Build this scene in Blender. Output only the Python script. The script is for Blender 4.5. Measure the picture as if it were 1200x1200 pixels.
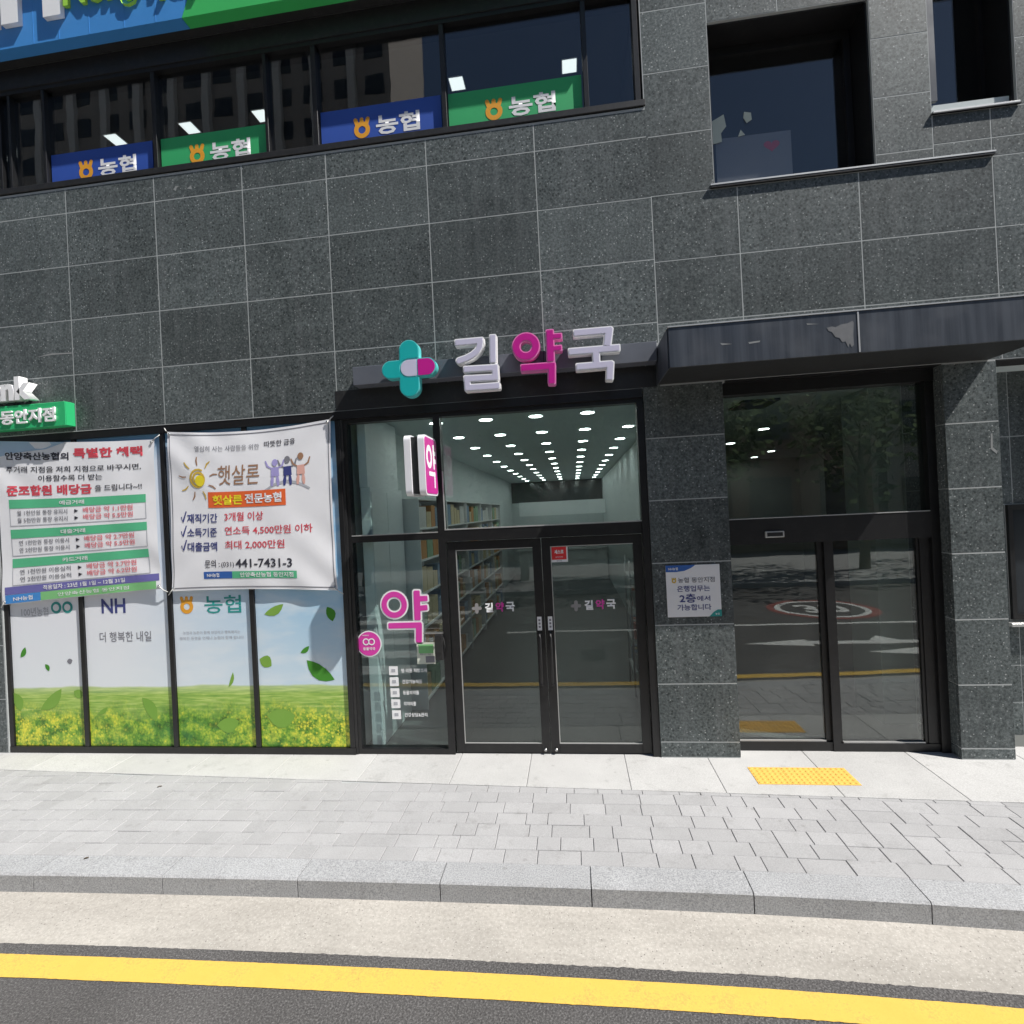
import bpy, bmesh, math, random
import numpy as np
from mathutils import Vector, Matrix, Quaternion, noise as mnoise

random.seed(7)
SC = bpy.context.scene
COL = SC.collection
for _o in list(bpy.data.objects):
    bpy.data.objects.remove(_o)

# ------------------------------------------------------------------ camera
CAM = np.array([0.0, -5.0, 2.4])
YAW, PIT, ROL = np.radians([6.74, 0.08, 2.83])
_cy, _sy = math.cos(YAW), math.sin(YAW)
CF = np.array([-_sy*math.cos(PIT), _cy*math.cos(PIT), math.sin(PIT)])
_r0 = np.array([_cy, _sy, 0.0]); _u0 = np.cross(_r0, CF)
_c, _s = math.cos(ROL), math.sin(ROL)
CR = _c*_r0 - _s*_u0
CU = _s*_r0 + _c*_u0
cam_d = bpy.data.cameras.new('camera'); cam_d.lens = 18.0; cam_d.sensor_width = 36.0
cam_d.clip_start = 0.05; cam_d.clip_end = 3000
cam = bpy.data.objects.new('camera', cam_d); COL.objects.link(cam)
cam.matrix_world = Matrix(((CR[0], CU[0], -CF[0], CAM[0]), (CR[1], CU[1], -CF[1], CAM[1]),
                           (CR[2], CU[2], -CF[2], CAM[2]), (0, 0, 0, 1)))
SC.camera = cam

# ------------------------------------------------------------------ light
SUNV = Vector((-2.6, 1.0, -3.7)).normalized()      # the way the light travels
ELEV = math.asin(-SUNV.z)
world = bpy.data.worlds.new('World'); SC.world = world; world.use_nodes = True
_nt = world.node_tree
_bg = _nt.nodes['Background']; _bg.inputs['Strength'].default_value = 0.06
_sky = _nt.nodes.new('ShaderNodeTexSky'); _sky.sky_type = 'NISHITA'; _sky.sun_disc = False
_sky.sun_elevation = ELEV; _sky.sun_rotation = math.atan2(2.6, -1.0)
_sky.air_density = 1.0; _sky.dust_density = 0.4; _sky.ozone_density = 2.0
_nt.links.new(_sky.outputs[0], _bg.inputs[0])
sun_d = bpy.data.lights.new('sun', 'SUN'); sun_d.energy = 5.0; sun_d.angle = math.radians(0.5)
sun_d.color = (1.0, 0.965, 0.91)
sun = bpy.data.objects.new('sun', sun_d); COL.objects.link(sun)
sun.rotation_mode = 'QUATERNION'; sun.rotation_quaternion = SUNV.to_track_quat('-Z', 'Y')
sun.location = (8, -4, 14)
SC.view_settings.view_transform = 'Standard'; SC.view_settings.look = 'None'
SC.view_settings.exposure = 0.42; SC.view_settings.gamma = 1.0
SC.view_settings.use_curve_mapping = False
SC.render.engine = 'CYCLES'
SC.cycles.use_denoising = True
SC.cycles.max_bounces = 7; SC.cycles.transparent_max_bounces = 24
SC.cycles.caustics_reflective = False; SC.cycles.caustics_refractive = False

# ------------------------------------------------------------------ pixel helpers
def ray(px, py):
    return CF + CR*(px-600)/600.0 - CU*(py-600)/600.0
def wp(px, py, Y=0.0):                     # pixel -> (x, z) on the vertical plane y = Y
    d = ray(px, py); t = (Y-CAM[1])/d[1]; p = CAM+t*d
    return float(p[0]), float(p[2])
def proj(x, y, z):
    v = np.array([x, y, z])-CAM; w = v@CF
    return 600+600*(v@CR)/w, 600-600*(v@CU)/w

# ------------------------------------------------------------------ materials
MATS = {}
class NT:
    def __init__(s, name):
        s.m = bpy.data.materials.new(name); s.m.use_nodes = True
        s.t = s.m.node_tree; s.t.nodes.clear()
        s.out = s.t.nodes.new('ShaderNodeOutputMaterial')
    def n(s, typ, _in=None, **kw):
        nd = s.t.nodes.new(typ)
        for k, v in kw.items(): setattr(nd, k, v)
        for k, v in (_in or {}).items(): s.set(nd.inputs[k], v)
        return nd
    def set(s, sock, v):
        if isinstance(v, bpy.types.NodeSocket): s.t.links.new(v, sock)
        elif isinstance(v, bpy.types.Node): s.t.links.new(v.outputs[0], sock)
        else: sock.default_value = v
    def math(s, op, a, b=0.0, clamp=False):
        nd = s.n('ShaderNodeMath', operation=op, use_clamp=clamp); s.set(nd.inputs[0], a); s.set(nd.inputs[1], b)
        return nd.outputs[0]
    def ramp(s, fac, stops, interp='LINEAR'):
        nd = s.n('ShaderNodeValToRGB'); s.set(nd.inputs[0], fac); cr = nd.color_ramp; cr.interpolation = interp
        while len(cr.elements) < len(stops): cr.elements.new(0.5)
        for e, (p, c) in zip(cr.elements, stops):
            e.position = p; e.color = (c, c, c, 1) if isinstance(c, (int, float)) else (*c, 1)
        return nd.outputs[0]
    def mix(s, fac, a, b, blend='MIX'):
        nd = s.n('ShaderNodeMix', data_type='RGBA', blend_type=blend)
        s.set(nd.inputs[0], fac); s.set(nd.inputs[6], a if not isinstance(a, tuple) else (*a, 1)); s.set(nd.inputs[7], b if not isinstance(b, tuple) else (*b, 1))
        return nd.outputs[2]
    def pos(s, off=True):
        g = s.n('ShaderNodeNewGeometry').outputs['Position']
        if not off: return g
        r = s.n('ShaderNodeObjectInfo').outputs['Random']
        k = s.math('MULTIPLY', r, 37.0)
        v = s.n('ShaderNodeVectorMath', operation='ADD'); s.set(v.inputs[0], g); s.set(v.inputs[1], k)
        return v.outputs[0]
    def rand(s): return s.n('ShaderNodeObjectInfo').outputs['Random']
    def noise(s, vec, scale, detail=3.0, rough=0.55):
        return s.n('ShaderNodeTexNoise', {'Vector': vec, 'Scale': scale, 'Detail': detail, 'Roughness': rough}).outputs['Fac']
    def scale(s, vec, sc):
        v = s.n('ShaderNodeVectorMath', operation='MULTIPLY'); s.set(v.inputs[0], vec); v.inputs[1].default_value = sc
        return v.outputs[0]
    def finish(s, col, rough=0.6, bump=None, bstr=0.2, bdist=0.002, metal=0.0, spec=0.5, emit=None, estr=0.0, trans=None):
        p = s.n('ShaderNodeBsdfPrincipled')
        s.set(p.inputs['Base Color'], col if not isinstance(col, tuple) else (*col, 1))
        s.set(p.inputs['Roughness'], rough); p.inputs['Metallic'].default_value = metal
        p.inputs['Specular IOR Level'].default_value = spec
        if bump is not None:
            b = s.n('ShaderNodeBump', {'Height': bump, 'Strength': bstr, 'Distance': bdist})
            s.set(p.inputs['Normal'], b.outputs[0])
        if emit is not None:
            p.inputs['Emission Color'].default_value = (*emit, 1); p.inputs['Emission Strength'].default_value = estr
        s.t.links.new(p.outputs[0], s.out.inputs[0]); s.p = p
        return s.m

def paint(name, col, rough=0.5, var=0.12, scale=3.0, spec=0.5, metal=0.0, dirt=0.0, bump=0.0):
    """plain coloured surface with slight uneven tone, and dirt"""
    if name in MATS: return MATS[name]
    t = NT(name); v = t.pos(False)
    n1 = t.noise(v, scale, 4); n2 = t.noise(v, scale*14, 3)
    f = t.math('ADD', t.math('MULTIPLY', n1, var*1.4), t.math('MULTIPLY', n2, var*0.6))
    f = t.math('ADD', f, 1.0-var)
    c = t.mix(1.0, col, t.n('ShaderNodeCombineColor', {0: f, 1: f, 2: f}).outputs[0], 'MULTIPLY')
    if dirt:
        d = t.math('MULTIPLY', t.ramp(t.noise(v, scale*2.3, 6, 0.7), [(0.5, 0.0), (0.75, 1.0)]), dirt)
        c = t.mix(d, c, (0.18, 0.17, 0.155))
    r = t.math('ADD', rough-0.06, t.math('MULTIPLY', n2, 0.14))
    t.finish(c, r, bump=n2 if bump else None, bstr=bump, metal=metal, spec=spec)
    MATS[name] = t.m
    return t.m

def glow(name, col, strength):
    if name in MATS: return MATS[name]
    t = NT(name); t.finish((0.8, 0.8, 0.8), 0.5, emit=col, estr=strength); MATS[name] = t.m; return t.m

def glass(name, tint, ior=1.52, rough=0.0, wave=0.07, film=0.0):
    if name in MATS: return MATS[name]
    t = NT(name)
    g = t.n('ShaderNodeNewGeometry'); bf = g.outputs['Backfacing']
    i = t.math('ADD', ior, t.math('MULTIPLY', bf, 1.0/ior-ior))
    b = t.n('ShaderNodeBump', {'Height': t.noise(g.outputs['Position'], 1.3, 2), 'Strength': wave, 'Distance': 0.012})
    fr = t.n('ShaderNodeFresnel', {'IOR': i}).outputs[0]
    tr = t.n('ShaderNodeBsdfTransparent', {'Color': (*tint, 1)})
    gl = t.n('ShaderNodeBsdfGlossy', {'Roughness': rough, 'Normal': b.outputs[0]})
    mx = t.n('ShaderNodeMixShader'); t.set(mx.inputs[0], fr); t.set(mx.inputs[1], tr.outputs[0]); t.set(mx.inputs[2], gl.outputs[0])
    last = mx
    if film:
        d = t.n('ShaderNodeBsdfDiffuse', {'Color': (0.55, 0.55, 0.53, 1)})
        k = t.math('MULTIPLY', t.ramp(t.noise(g.outputs['Position'], 2.2, 6, 0.7), [(0.35, 0.2), (0.8, 1.0)]), film)
        last = t.n('ShaderNodeMixShader'); t.set(last.inputs[0], k); t.set(last.inputs[1], mx.outputs[0]); t.set(last.inputs[2], d.outputs[0])
    t.t.links.new(last.outputs[0], t.out.inputs[0])
    MATS[name] = t.m
    return t.m

def granite():
    t = NT('dark granite'); v = t.pos()
    rnd = t.rand()
    vs = t.scale(v, (1.0, 1.0, 1.0))
    fine = t.noise(vs, 44, 5, 0.72)
    base = t.ramp(fine, [(0.32, (0.036, 0.043, 0.044)), (0.5, (0.092, 0.107, 0.108)), (0.70, (0.185, 0.205, 0.205))])
    vor = t.n('ShaderNodeTexVoronoi', {'Vector': vs, 'Scale': 36.0}); 
    speck = t.ramp(vor.outputs['Distance'], [(0.14, 1.0), (0.26, 0.0)])
    pick = t.ramp(t.n('ShaderNodeSeparateColor', {0: vor.outputs['Color']}).outputs[0], [(0.66, 0.0), (0.72, 1.0)])
    sp = t.math('MULTIPLY', speck, pick)
    c = t.mix(t.math('MULTIPLY', sp, 0.7), base, (0.50, 0.52, 0.52))
    vor2 = t.n('ShaderNodeTexVoronoi', {'Vector': vs, 'Scale': 27.0})
    dk = t.math('MULTIPLY', t.ramp(vor2.outputs['Distance'], [(0.18, 1.0), (0.36, 0.0)]), t.ramp(t.n('ShaderNodeSeparateColor', {0: vor2.outputs['Color']}).outputs[1], [(0.55, 0.0), (0.65, 0.75)]))
    c = t.mix(dk, c, (0.022, 0.026, 0.026))
    big = t.noise(t.pos(False), 0.8, 4, 0.6)
    cloud = t.noise(v, 5.0, 4, 0.6)
    k = t.math('ADD', t.math('MULTIPLY', rnd, 0.42), t.math('ADD', t.math('MULTIPLY', big, 0.95), t.math('MULTIPLY', cloud, 0.6)))
    k = t.math('ADD', k, 0.02)
    c = t.mix(1.0, c, t.n('ShaderNodeCombineColor', {0: k, 1: k, 2: k}).outputs[0], 'MULTIPLY')
    # faint vertical rain streaks with a shape of their own
    st = t.noise(t.scale(t.pos(False), (9.0, 9.0, 0.45)), 1.0, 5, 0.65)
    c = t.mix(t.math('MULTIPLY', t.ramp(st, [(0.50, 0.0), (0.72, 1.0)]), 0.34), c, (0.17, 0.18, 0.185))
    st2 = t.noise(t.scale(t.pos(False), (5.0, 5.0, 0.3)), 1.7, 5, 0.65)
    c = t.mix(t.math('MULTIPLY', t.ramp(st2, [(0.55, 0.0), (0.75, 1.0)]), 0.4), c, (0.045, 0.052, 0.052))
    t.finish(c, t.math('ADD', 0.34, t.math('MULTIPLY', fine, 0.2)), bump=fine, bstr=0.12, spec=0.25)
    MATS['granite'] = t.m
granite()

def light_granite(name, a, b, c_, sc=120.0, rough=0.75, rr=0.12):
    t = NT(name); v = t.pos(); rnd = t.rand()
    n1 = t.noise(v, sc, 4, 0.75); n2 = t.noise(v, 4.0, 5, 0.65); n3 = t.noise(t.pos(False), 1.1, 4, 0.6)
    c = t.ramp(n1, [(0.32, a), (0.5, b), (0.68, c_)])
    k = t.math('ADD', t.math('MULTIPLY', rnd, rr), t.math('ADD', t.math('MULTIPLY', n2, 0.22), t.math('MULTIPLY', n3, 0.3)))
    k = t.math('ADD', k, 1.0-0.26-rr*0.5)
    c = t.mix(1.0, c, t.n('ShaderNodeCombineColor', {0: k, 1: k, 2: k}).outputs[0], 'MULTIPLY')
    vo = t.n('ShaderNodeTexVoronoi', {'Vector': t.pos(False), 'Scale': 7.0})
    gum = t.math('MULTIPLY', t.ramp(vo.outputs['Distance'], [(0.08, 1.0), (0.13, 0.0)]), t.ramp(t.n('ShaderNodeSeparateColor', {0: vo.outputs['Color']}).outputs[0], [(0.80, 0.0), (0.84, 0.30)]))
    spot = t.math('MAXIMUM', gum, t.ramp(t.noise(t.pos(False), 6.0, 7, 0.75), [(0.56, 0.0), (0.74, 0.45)]))
    c = t.mix(spot, c, (0.17, 0.165, 0.155))
    t.finish(c, rough, bump=n1, bstr=0.25, bdist=0.003, spec=0.3)
    MATS[name] = t.m
light_granite('paver stone', (0.30, 0.298, 0.302), (0.375, 0.373, 0.378), (0.455, 0.453, 0.458), 150, 0.8, 0.11)
light_granite('apron granite', (0.37, 0.367, 0.36), (0.47, 0.467, 0.46), (0.57, 0.567, 0.56), 130, 0.7, 0.10)
light_granite('kerb granite', (0.20, 0.205, 0.215), (0.36, 0.365, 0.375), (0.52, 0.525, 0.535), 110, 0.75, 0.08)
light_granite('far paving', (0.25, 0.25, 0.25), (0.31, 0.31, 0.31), (0.37, 0.37, 0.37), 60, 0.8, 0.05)

def asphalt():
    t = NT('asphalt'); v = t.pos(False)
    n1 = t.noise(v, 95, 4, 0.8); n2 = t.noise(v, 1.2, 5, 0.6)
    vo = t.n('ShaderNodeTexVoronoi', {'Vector': v, 'Scale': 70.0}).outputs['Distance']
    c = t.ramp(n1, [(0.3, (0.036, 0.034, 0.034)), (0.52, (0.098, 0.094, 0.093)), (0.72, (0.25, 0.243, 0.24))])
    k = t.math('ADD', 0.65, t.math('MULTIPLY', n2, 0.7))
    c = t.mix(1.0, c, t.n('ShaderNodeCombineColor', {0: k, 1: k, 2: k}).outputs[0], 'MULTIPLY')
    t.finish(c, 0.85, bump=t.math('ADD', n1, vo), bstr=0.7, bdist=0.006, spec=0.25); MATS['asphalt'] = t.m
asphalt()
def gutter_mat():
    t = NT('gutter concrete'); v = t.pos(False)
    n1 = t.noise(v, 45, 5, 0.75); n2 = t.noise(v, 2.0, 5, 0.6)
    c = t.ramp(n1, [(0.28, (0.33, 0.31, 0.28)), (0.5, (0.43, 0.405, 0.368)), (0.72, (0.52, 0.49, 0.45))])
    k = t.math('ADD', 0.72, t.math('MULTIPLY', n2, 0.5))
    c = t.mix(1.0, c, t.n('ShaderNodeCombineColor', {0: k, 1: k, 2: k}).outputs[0], 'MULTIPLY')
    vo = t.n('ShaderNodeTexVoronoi', {'Vector': v, 'Scale': 42.0})
    pit = t.math('MULTIPLY', t.ramp(vo.outputs['Distance'], [(0.10, 1.0), (0.2, 0.0)]), t.ramp(t.n('ShaderNodeSeparateColor', {0: vo.outputs['Color']}).outputs[0], [(0.66, 0.0), (0.72, 1.0)]))
    c = t.mix(t.math('MULTIPLY', pit, 0.75), c, (0.13, 0.12, 0.11))
    st = t.ramp(t.noise(t.scale(v, (0.35, 2.5, 1.0)), 2.2, 6, 0.7), [(0.45, 0.0), (0.72, 0.45)])
    c = t.mix(st, c, (0.27, 0.25, 0.225))
    agg = t.n('ShaderNodeTexVoronoi', {'Vector': v, 'Scale': 85.0})
    ag = t.math('MULTIPLY', t.ramp(agg.outputs['Distance'], [(0.2, 1.0), (0.4, 0.0)]), t.ramp(t.n('ShaderNodeSeparateColor', {0: agg.outputs['Color']}).outputs[1], [(0.6, 0.0), (0.7, 0.6)]))
    c = t.mix(ag, c, (0.60, 0.58, 0.54))
    h = t.math('SUBTRACT', n1, pit)
    t.finish(c, 0.85, bump=h, bstr=0.5, bdist=0.004, spec=0.25); MATS['gutter'] = t.m
gutter_mat()
def road_paint(name, col, wear=0.5):
    t = NT(name); v = t.pos(False)
    n1 = t.noise(v, 95, 4, 0.8); n2 = t.noise(v, 5.0, 6, 0.75)
    f = t.math('MULTIPLY', t.ramp(t.math('ADD', t.math('MULTIPLY', n1, 0.6), t.math('MULTIPLY', n2, 0.5)), [(0.56, 0.0), (0.74, 1.0)]), wear)
    k = t.math('ADD', 0.82, t.math('MULTIPLY', n2, 0.32))
    c = t.mix(1.0, col, t.n('ShaderNodeCombineColor', {0: k, 1: k, 2: k}).outputs[0], 'MULTIPLY')
    c = t.mix(f, c, (0.10, 0.095, 0.09))
    t.finish(c, 0.7, bump=n1, bstr=0.45, bdist=0.004, spec=0.3); MATS[name] = t.m
road_paint('yellow road paint', (0.73, 0.475, 0.095), 0.5)
road_paint('white road paint', (0.72, 0.72, 0.70), 0.5)
road_paint('red road paint', (0.30, 0.085, 0.075), 0.6)

paint('sealant', (0.40, 0.42, 0.42), 0.8, 0.25, 6)
paint('black metal', (0.009, 0.009, 0.010), 0.38, 0.3, 5, 0.5, dirt=0.05)
paint('worn black metal', (0.018, 0.018, 0.019), 0.45, 0.35, 7, 0.5, dirt=0.10)
paint('bare steel', (0.15, 0.155, 0.165), 0.6, 0.4, 18)
paint('scuff', (0.26, 0.27, 0.27), 0.8, 0.3, 18)
paint('steel', (0.55, 0.55, 0.55), 0.3, 0.1, 9, metal=1.0)
paint('bright trim', (0.55, 0.55, 0.54), 0.4, 0.12, 9, metal=0.6)
def canopy_mat():
    t = NT('canopy steel'); v = t.pos(False)
    st = t.noise(t.scale(v, (14.0, 14.0, 0.5)), 1.0, 5, 0.65); n = t.noise(v, 3.0, 5)
    c = t.mix(t.ramp(st, [(0.40, 0.0), (0.62, 1.0)]), (0.034, 0.040, 0.052), (0.066, 0.075, 0.092))
    c = t.mix(t.math('MULTIPLY', t.ramp(n, [(0.5, 0.0), (0.7, 1.0)]), 0.4), c, (0.085, 0.093, 0.11))
    t.finish(c, t.math('ADD', 0.2, t.math('MULTIPLY', n, 0.3)), bump=st, bstr=0.04, spec=0.6); MATS['canopy steel'] = t.m
canopy_mat()
paint('soffit', (0.020, 0.021, 0.022), 0.55, 0.25, 4)
paint('band steel', (0.11, 0.12, 0.145), 0.45, 0.25, 4, dirt=0.1)
paint('white plastic', (0.80, 0.80, 0.84), 0.35, 0.05, 5)
paint('letter face', (0.60, 0.58, 0.74), 0.35, 0.05, 5)
paint('letter trim', (0.90, 0.90, 0.91), 0.35, 0.04, 5)
paint('magenta', (0.56, 0.012, 0.28), 0.35, 0.08, 5)
paint('magenta trim', (0.84, 0.24, 0.55), 0.35, 0.06, 5)
paint('teal', (0.010, 0.42, 0.42), 0.35, 0.06, 5)
paint('teal trim', (0.12, 0.60, 0.60), 0.35, 0.06, 5)
paint('sign green', (0.030, 0.47, 0.17), 0.4, 0.08, 3)
paint('fascia green', (0.055, 0.50, 0.13), 0.4, 0.10, 3)
paint('fascia blue', (0.06, 0.27, 0.66), 0.4, 0.12, 3)
paint('banner blue', (0.028, 0.085, 0.40), 0.55, 0.08, 3)
paint('banner green', (0.035, 0.40, 0.14), 0.55, 0.08, 3)
paint('logo orange', (0.80, 0.36, 0.03), 0.5, 0.06, 3)
paint('lime', (0.38, 0.70, 0.08), 0.4, 0.1, 3)
paint('print white', (0.80, 0.80, 0.82), 0.5, 0.04, 3)
paint('print black', (0.035, 0.035, 0.05), 0.5, 0.1, 3)
paint('print grey', (0.22, 0.22, 0.25), 0.5, 0.1, 3)
paint('print pale grey', (0.45, 0.46, 0.50), 0.5, 0.1, 3)
paint('print red', (0.66, 0.07, 0.10), 0.5, 0.1, 3)
paint('print pink', (0.75, 0.22, 0.25), 0.5, 0.1, 3)
paint('print navy', (0.05, 0.06, 0.22), 0.5, 0.1, 3)
paint('print purple', (0.16, 0.15, 0.42), 0.5, 0.1, 3)
paint('print lilac', (0.38, 0.34, 0.66), 0.5, 0.1, 3)
paint('print skin', (0.75, 0.42, 0.36), 0.5, 0.1, 3)
paint('print table green', (0.10, 0.50, 0.26), 0.5, 0.1, 3)
paint('print leaf strip', (0.22, 0.55, 0.22), 0.5, 0.1, 3)
paint('print teal', (0.02, 0.30, 0.28), 0.5, 0.1, 3)
paint('print orange', (0.80, 0.14, 0.035), 0.5, 0.12, 3)
paint('print yellow', (0.85, 0.70, 0.03), 0.5, 0.1, 3)
paint('print gold', (0.62, 0.42, 0.06), 0.5, 0.1, 3)
paint('print brown', (0.36, 0.20, 0.12), 0.5, 0.1, 3)
paint('print blue', (0.03, 0.12, 0.42), 0.5, 0.1, 3)
paint('sticker magenta', (0.72, 0.05, 0.40), 0.45, 0.06, 3)
paint('sticker red', (0.70, 0.03, 0.035), 0.45, 0.06, 3)
paint('tactile yellow', (0.76, 0.45, 0.10), 0.7, 0.2, 12, 0.3, dirt=0.15, bump=0.1)
paint('plaster', (0.60, 0.66, 0.66), 0.8, 0.06, 2)
paint('ceiling board', (0.58, 0.65, 0.65), 0.85, 0.05, 2)
paint('shop floor', (0.13, 0.135, 0.13), 0.35, 0.12, 2)
paint('shelf white', (0.75, 0.77, 0.77), 0.5, 0.05, 3)
paint('cabinet white', (0.84, 0.89, 0.90), 0.4, 0.05, 3)
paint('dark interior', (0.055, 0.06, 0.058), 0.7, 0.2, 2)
paint('lobby wall', (0.42, 0.47, 0.45), 0.6, 0.15, 2)
paint('mirror dark', (0.05, 0.06, 0.06), 0.12, 0.1, 2, 0.9)
paint('rope', (0.6, 0.6, 0.58), 0.8, 0.2, 20)
paint('rubber', (0.02, 0.02, 0.02), 0.8, 0.2, 8)
paint('paper', (0.27, 0.26, 0.26), 0.8, 0.08, 4)
paint('card cream', (0.66, 0.70, 0.60), 0.6, 0.08, 4)
paint('bark', (0.10, 0.075, 0.055), 0.9, 0.35, 6, bump=0.4)
paint('tower wall', (0.30, 0.27, 0.24), 0.8, 0.12, 0.4)
paint('tower strip', (0.60, 0.58, 0.54), 0.8, 0.08, 0.4)
paint('tower glass', (0.03, 0.035, 0.04), 0.15, 0.1, 1)
paint('far brick', (0.23, 0.15, 0.11), 0.85, 0.2, 1.5)
G_SHOP = glass('shop glass', (0.82, 0.89, 0.88), film=0.035, ior=1.6)
G_DOOR = glass('door glass', (0.56, 0.62, 0.61), film=0.012, ior=1.8)
G_LOBBY = glass('lobby glass', (0.86, 0.92, 0.90), film=0.022, ior=2.0)
G_UP = glass('upper glass', (0.90, 0.92, 0.94), film=0.004, ior=1.75)
for i, c in enumerate([(0.55, 0.26, 0.08), (0.60, 0.50, 0.30), (0.20, 0.30, 0.42), (0.62, 0.62, 0.60), (0.25, 0.40, 0.26), (0.50, 0.12, 0.10)]):
    paint('carton %d' % i, c, 0.6, 0.1, 6)

def leaf_mat(name, a, b):
    t = NT(name); v = t.pos(); c = t.mix(t.noise(v, 1.5, 4), a, b)
    m = t.finish(c, 0.8, spec=0.1); MATS[name] = m
leaf_mat('foliage', (0.035, 0.065, 0.02), (0.09, 0.14, 0.04))
leaf_mat('foliage pale', (0.05, 0.085, 0.03), (0.12, 0.16, 0.055))

def banner_mat(name, col):
    t = NT(name); v = t.pos(False)
    n = t.noise(v, 4.0, 4)
    k = t.math('ADD', 0.93, t.math('MULTIPLY', n, 0.12))
    c = t.mix(1.0, col, t.n('ShaderNodeCombineColor', {0: k, 1: k, 2: k}).outputs[0], 'MULTIPLY')
    weave = t.n('ShaderNodeTexNoise', {'Vector': v, 'Scale': 420.0}).outputs['Fac']
    m = t.finish(c, 0.55, bump=weave, bstr=0.05, spec=0.35); MATS[name] = m
banner_mat('banner vinyl', (0.86, 0.86, 0.89))
banner_mat('banner vinyl blue edge', (0.45, 0.60, 0.76))

def poster_mat():
    """printed field-and-sky picture on window film: colours are the print's own"""
    t = NT('field print'); v = t.pos(False)
    xyz = t.n('ShaderNodeSeparateXYZ', {0: v}); X, Z = xyz.outputs[0], xyz.outputs[2]
    sky_l = (0.82, 0.83, 0.88)
    fx = t.n('ShaderNodeMapRange', {0: X, 1: -5.0, 2: -2.8}).outputs[0]
    sky = t.mix(fx, sky_l, (0.36, 0.60, 0.80))
    fz = t.n('ShaderNodeMapRange', {0: Z, 1: 0.8, 2: 1.7}).outputs[0]
    sky = t.mix(t.math('MULTIPLY', t.math('SUBTRACT', 1.0, fz), 0.55), sky, (0.76, 0.82, 0.84))
    wis = t.ramp(t.noise(t.scale(v, (1.0, 1.0, 3.0)), 1.6, 4), [(0.45, 0.0), (0.7, 0.55)])
    sky = t.mix(wis, sky, (0.80, 0.84, 0.87))
    ftop = t.n('ShaderNodeMapRange', {0: Z, 1: 3.15, 2: 3.4}).outputs[0]
    sky = t.mix(ftop, sky, (0.20, 0.40, 0.58))
    # field
    dz = t.n('ShaderNodeMapRange', {0: Z, 1: 0.06, 2: 0.73}).outputs[0]
    rows = t.noise(t.scale(v, (2.0, 1.0, 26.0)), 1.6, 4, 0.6)
    far = t.ramp(rows, [(0.3, (0.16, 0.34, 0.06)), (0.5, (0.34, 0.52, 0.10)), (0.7, (0.58, 0.70, 0.22))])
    clump = t.noise(v, 9.0, 6, 0.72)
    near = t.ramp(clump, [(0.32, (0.03, 0.11, 0.015)), (0.47, (0.12, 0.30, 0.03)), (0.56, (0.32, 0.50, 0.05)), (0.66, (0.78, 0.74, 0.06))])
    fx2 = t.math('ABSOLUTE', t.math('ADD', X, 4.35))
    yel = t.n('ShaderNodeMapRange', {0: fx2, 1: 0.3, 2: 1.8, 3: 0.0, 4: 0.75}).outputs[0]
    fl = t.ramp(t.noise(v, 13.0, 5, 0.78), [(0.47, 0.0), (0.60, 1.0)])
    near = t.mix(t.math('MULTIPLY', fl, yel), near, (0.85, 0.80, 0.08))
    fv = t.n('ShaderNodeTexVoronoi', {'Vector': v, 'Scale': 30.0})
    dots = t.math('MULTIPLY', t.ramp(fv.outputs['Distance'], [(0.30, 1.0), (0.45, 0.0)]), t.ramp(t.n('ShaderNodeSeparateColor', {0: fv.outputs['Color']}).outputs[0], [(0.35, 0.0), (0.5, 1.0)]))
    lf = t.n('ShaderNodeTexVoronoi', {'Vector': t.scale(v, (1.0, 1.0, 0.45)), 'Scale': 45.0})
    near = t.mix(t.math('MULTIPLY', t.ramp(lf.outputs['Distance'], [(0.1, 0.7), (0.5, 0.0)]), 0.6), near, (0.03, 0.13, 0.015))
    near = t.mix(t.math('MULTIPLY', dots, t.math('ADD', yel, 0.1)), near, (0.88, 0.80, 0.07))
    dark = t.ramp(t.noise(v, 7.0, 3), [(0.5, 0.0), (0.7, 0.6)])
    near = t.mix(t.math('MULTIPLY', dark, t.math('SUBTRACT', 0.8, yel)), near, (0.05, 0.22, 0.06))
    zf = t.math('ADD', dz, t.math('MULTIPLY', t.math('SUBTRACT', t.noise(v, 3.0, 3), 0.5), 0.5))
    field = t.mix(t.n('ShaderNodeMapRange', {0: zf, 1: 0.45, 2: 0.75}).outputs[0], near, far)
    haze = t.n('ShaderNodeMapRange', {0: dz, 1: 0.85, 2: 1.0, 3: 0.0, 4: 0.5}).outputs[0]
    field = t.mix(haze, field, (0.75, 0.80, 0.55))
    hz = t.math('ADD', Z, t.math('MULTIPLY', t.noise(v, 1.2, 3), 0.08))
    f = t.n('ShaderNodeMapRange', {0: hz, 1: 0.745, 2: 0.765}).outputs[0]
    c = t.mix(f, field, sky)
    t.finish(c, 0.35, spec=0.4); MATS['poster'] = t.m
poster_mat()

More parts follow.
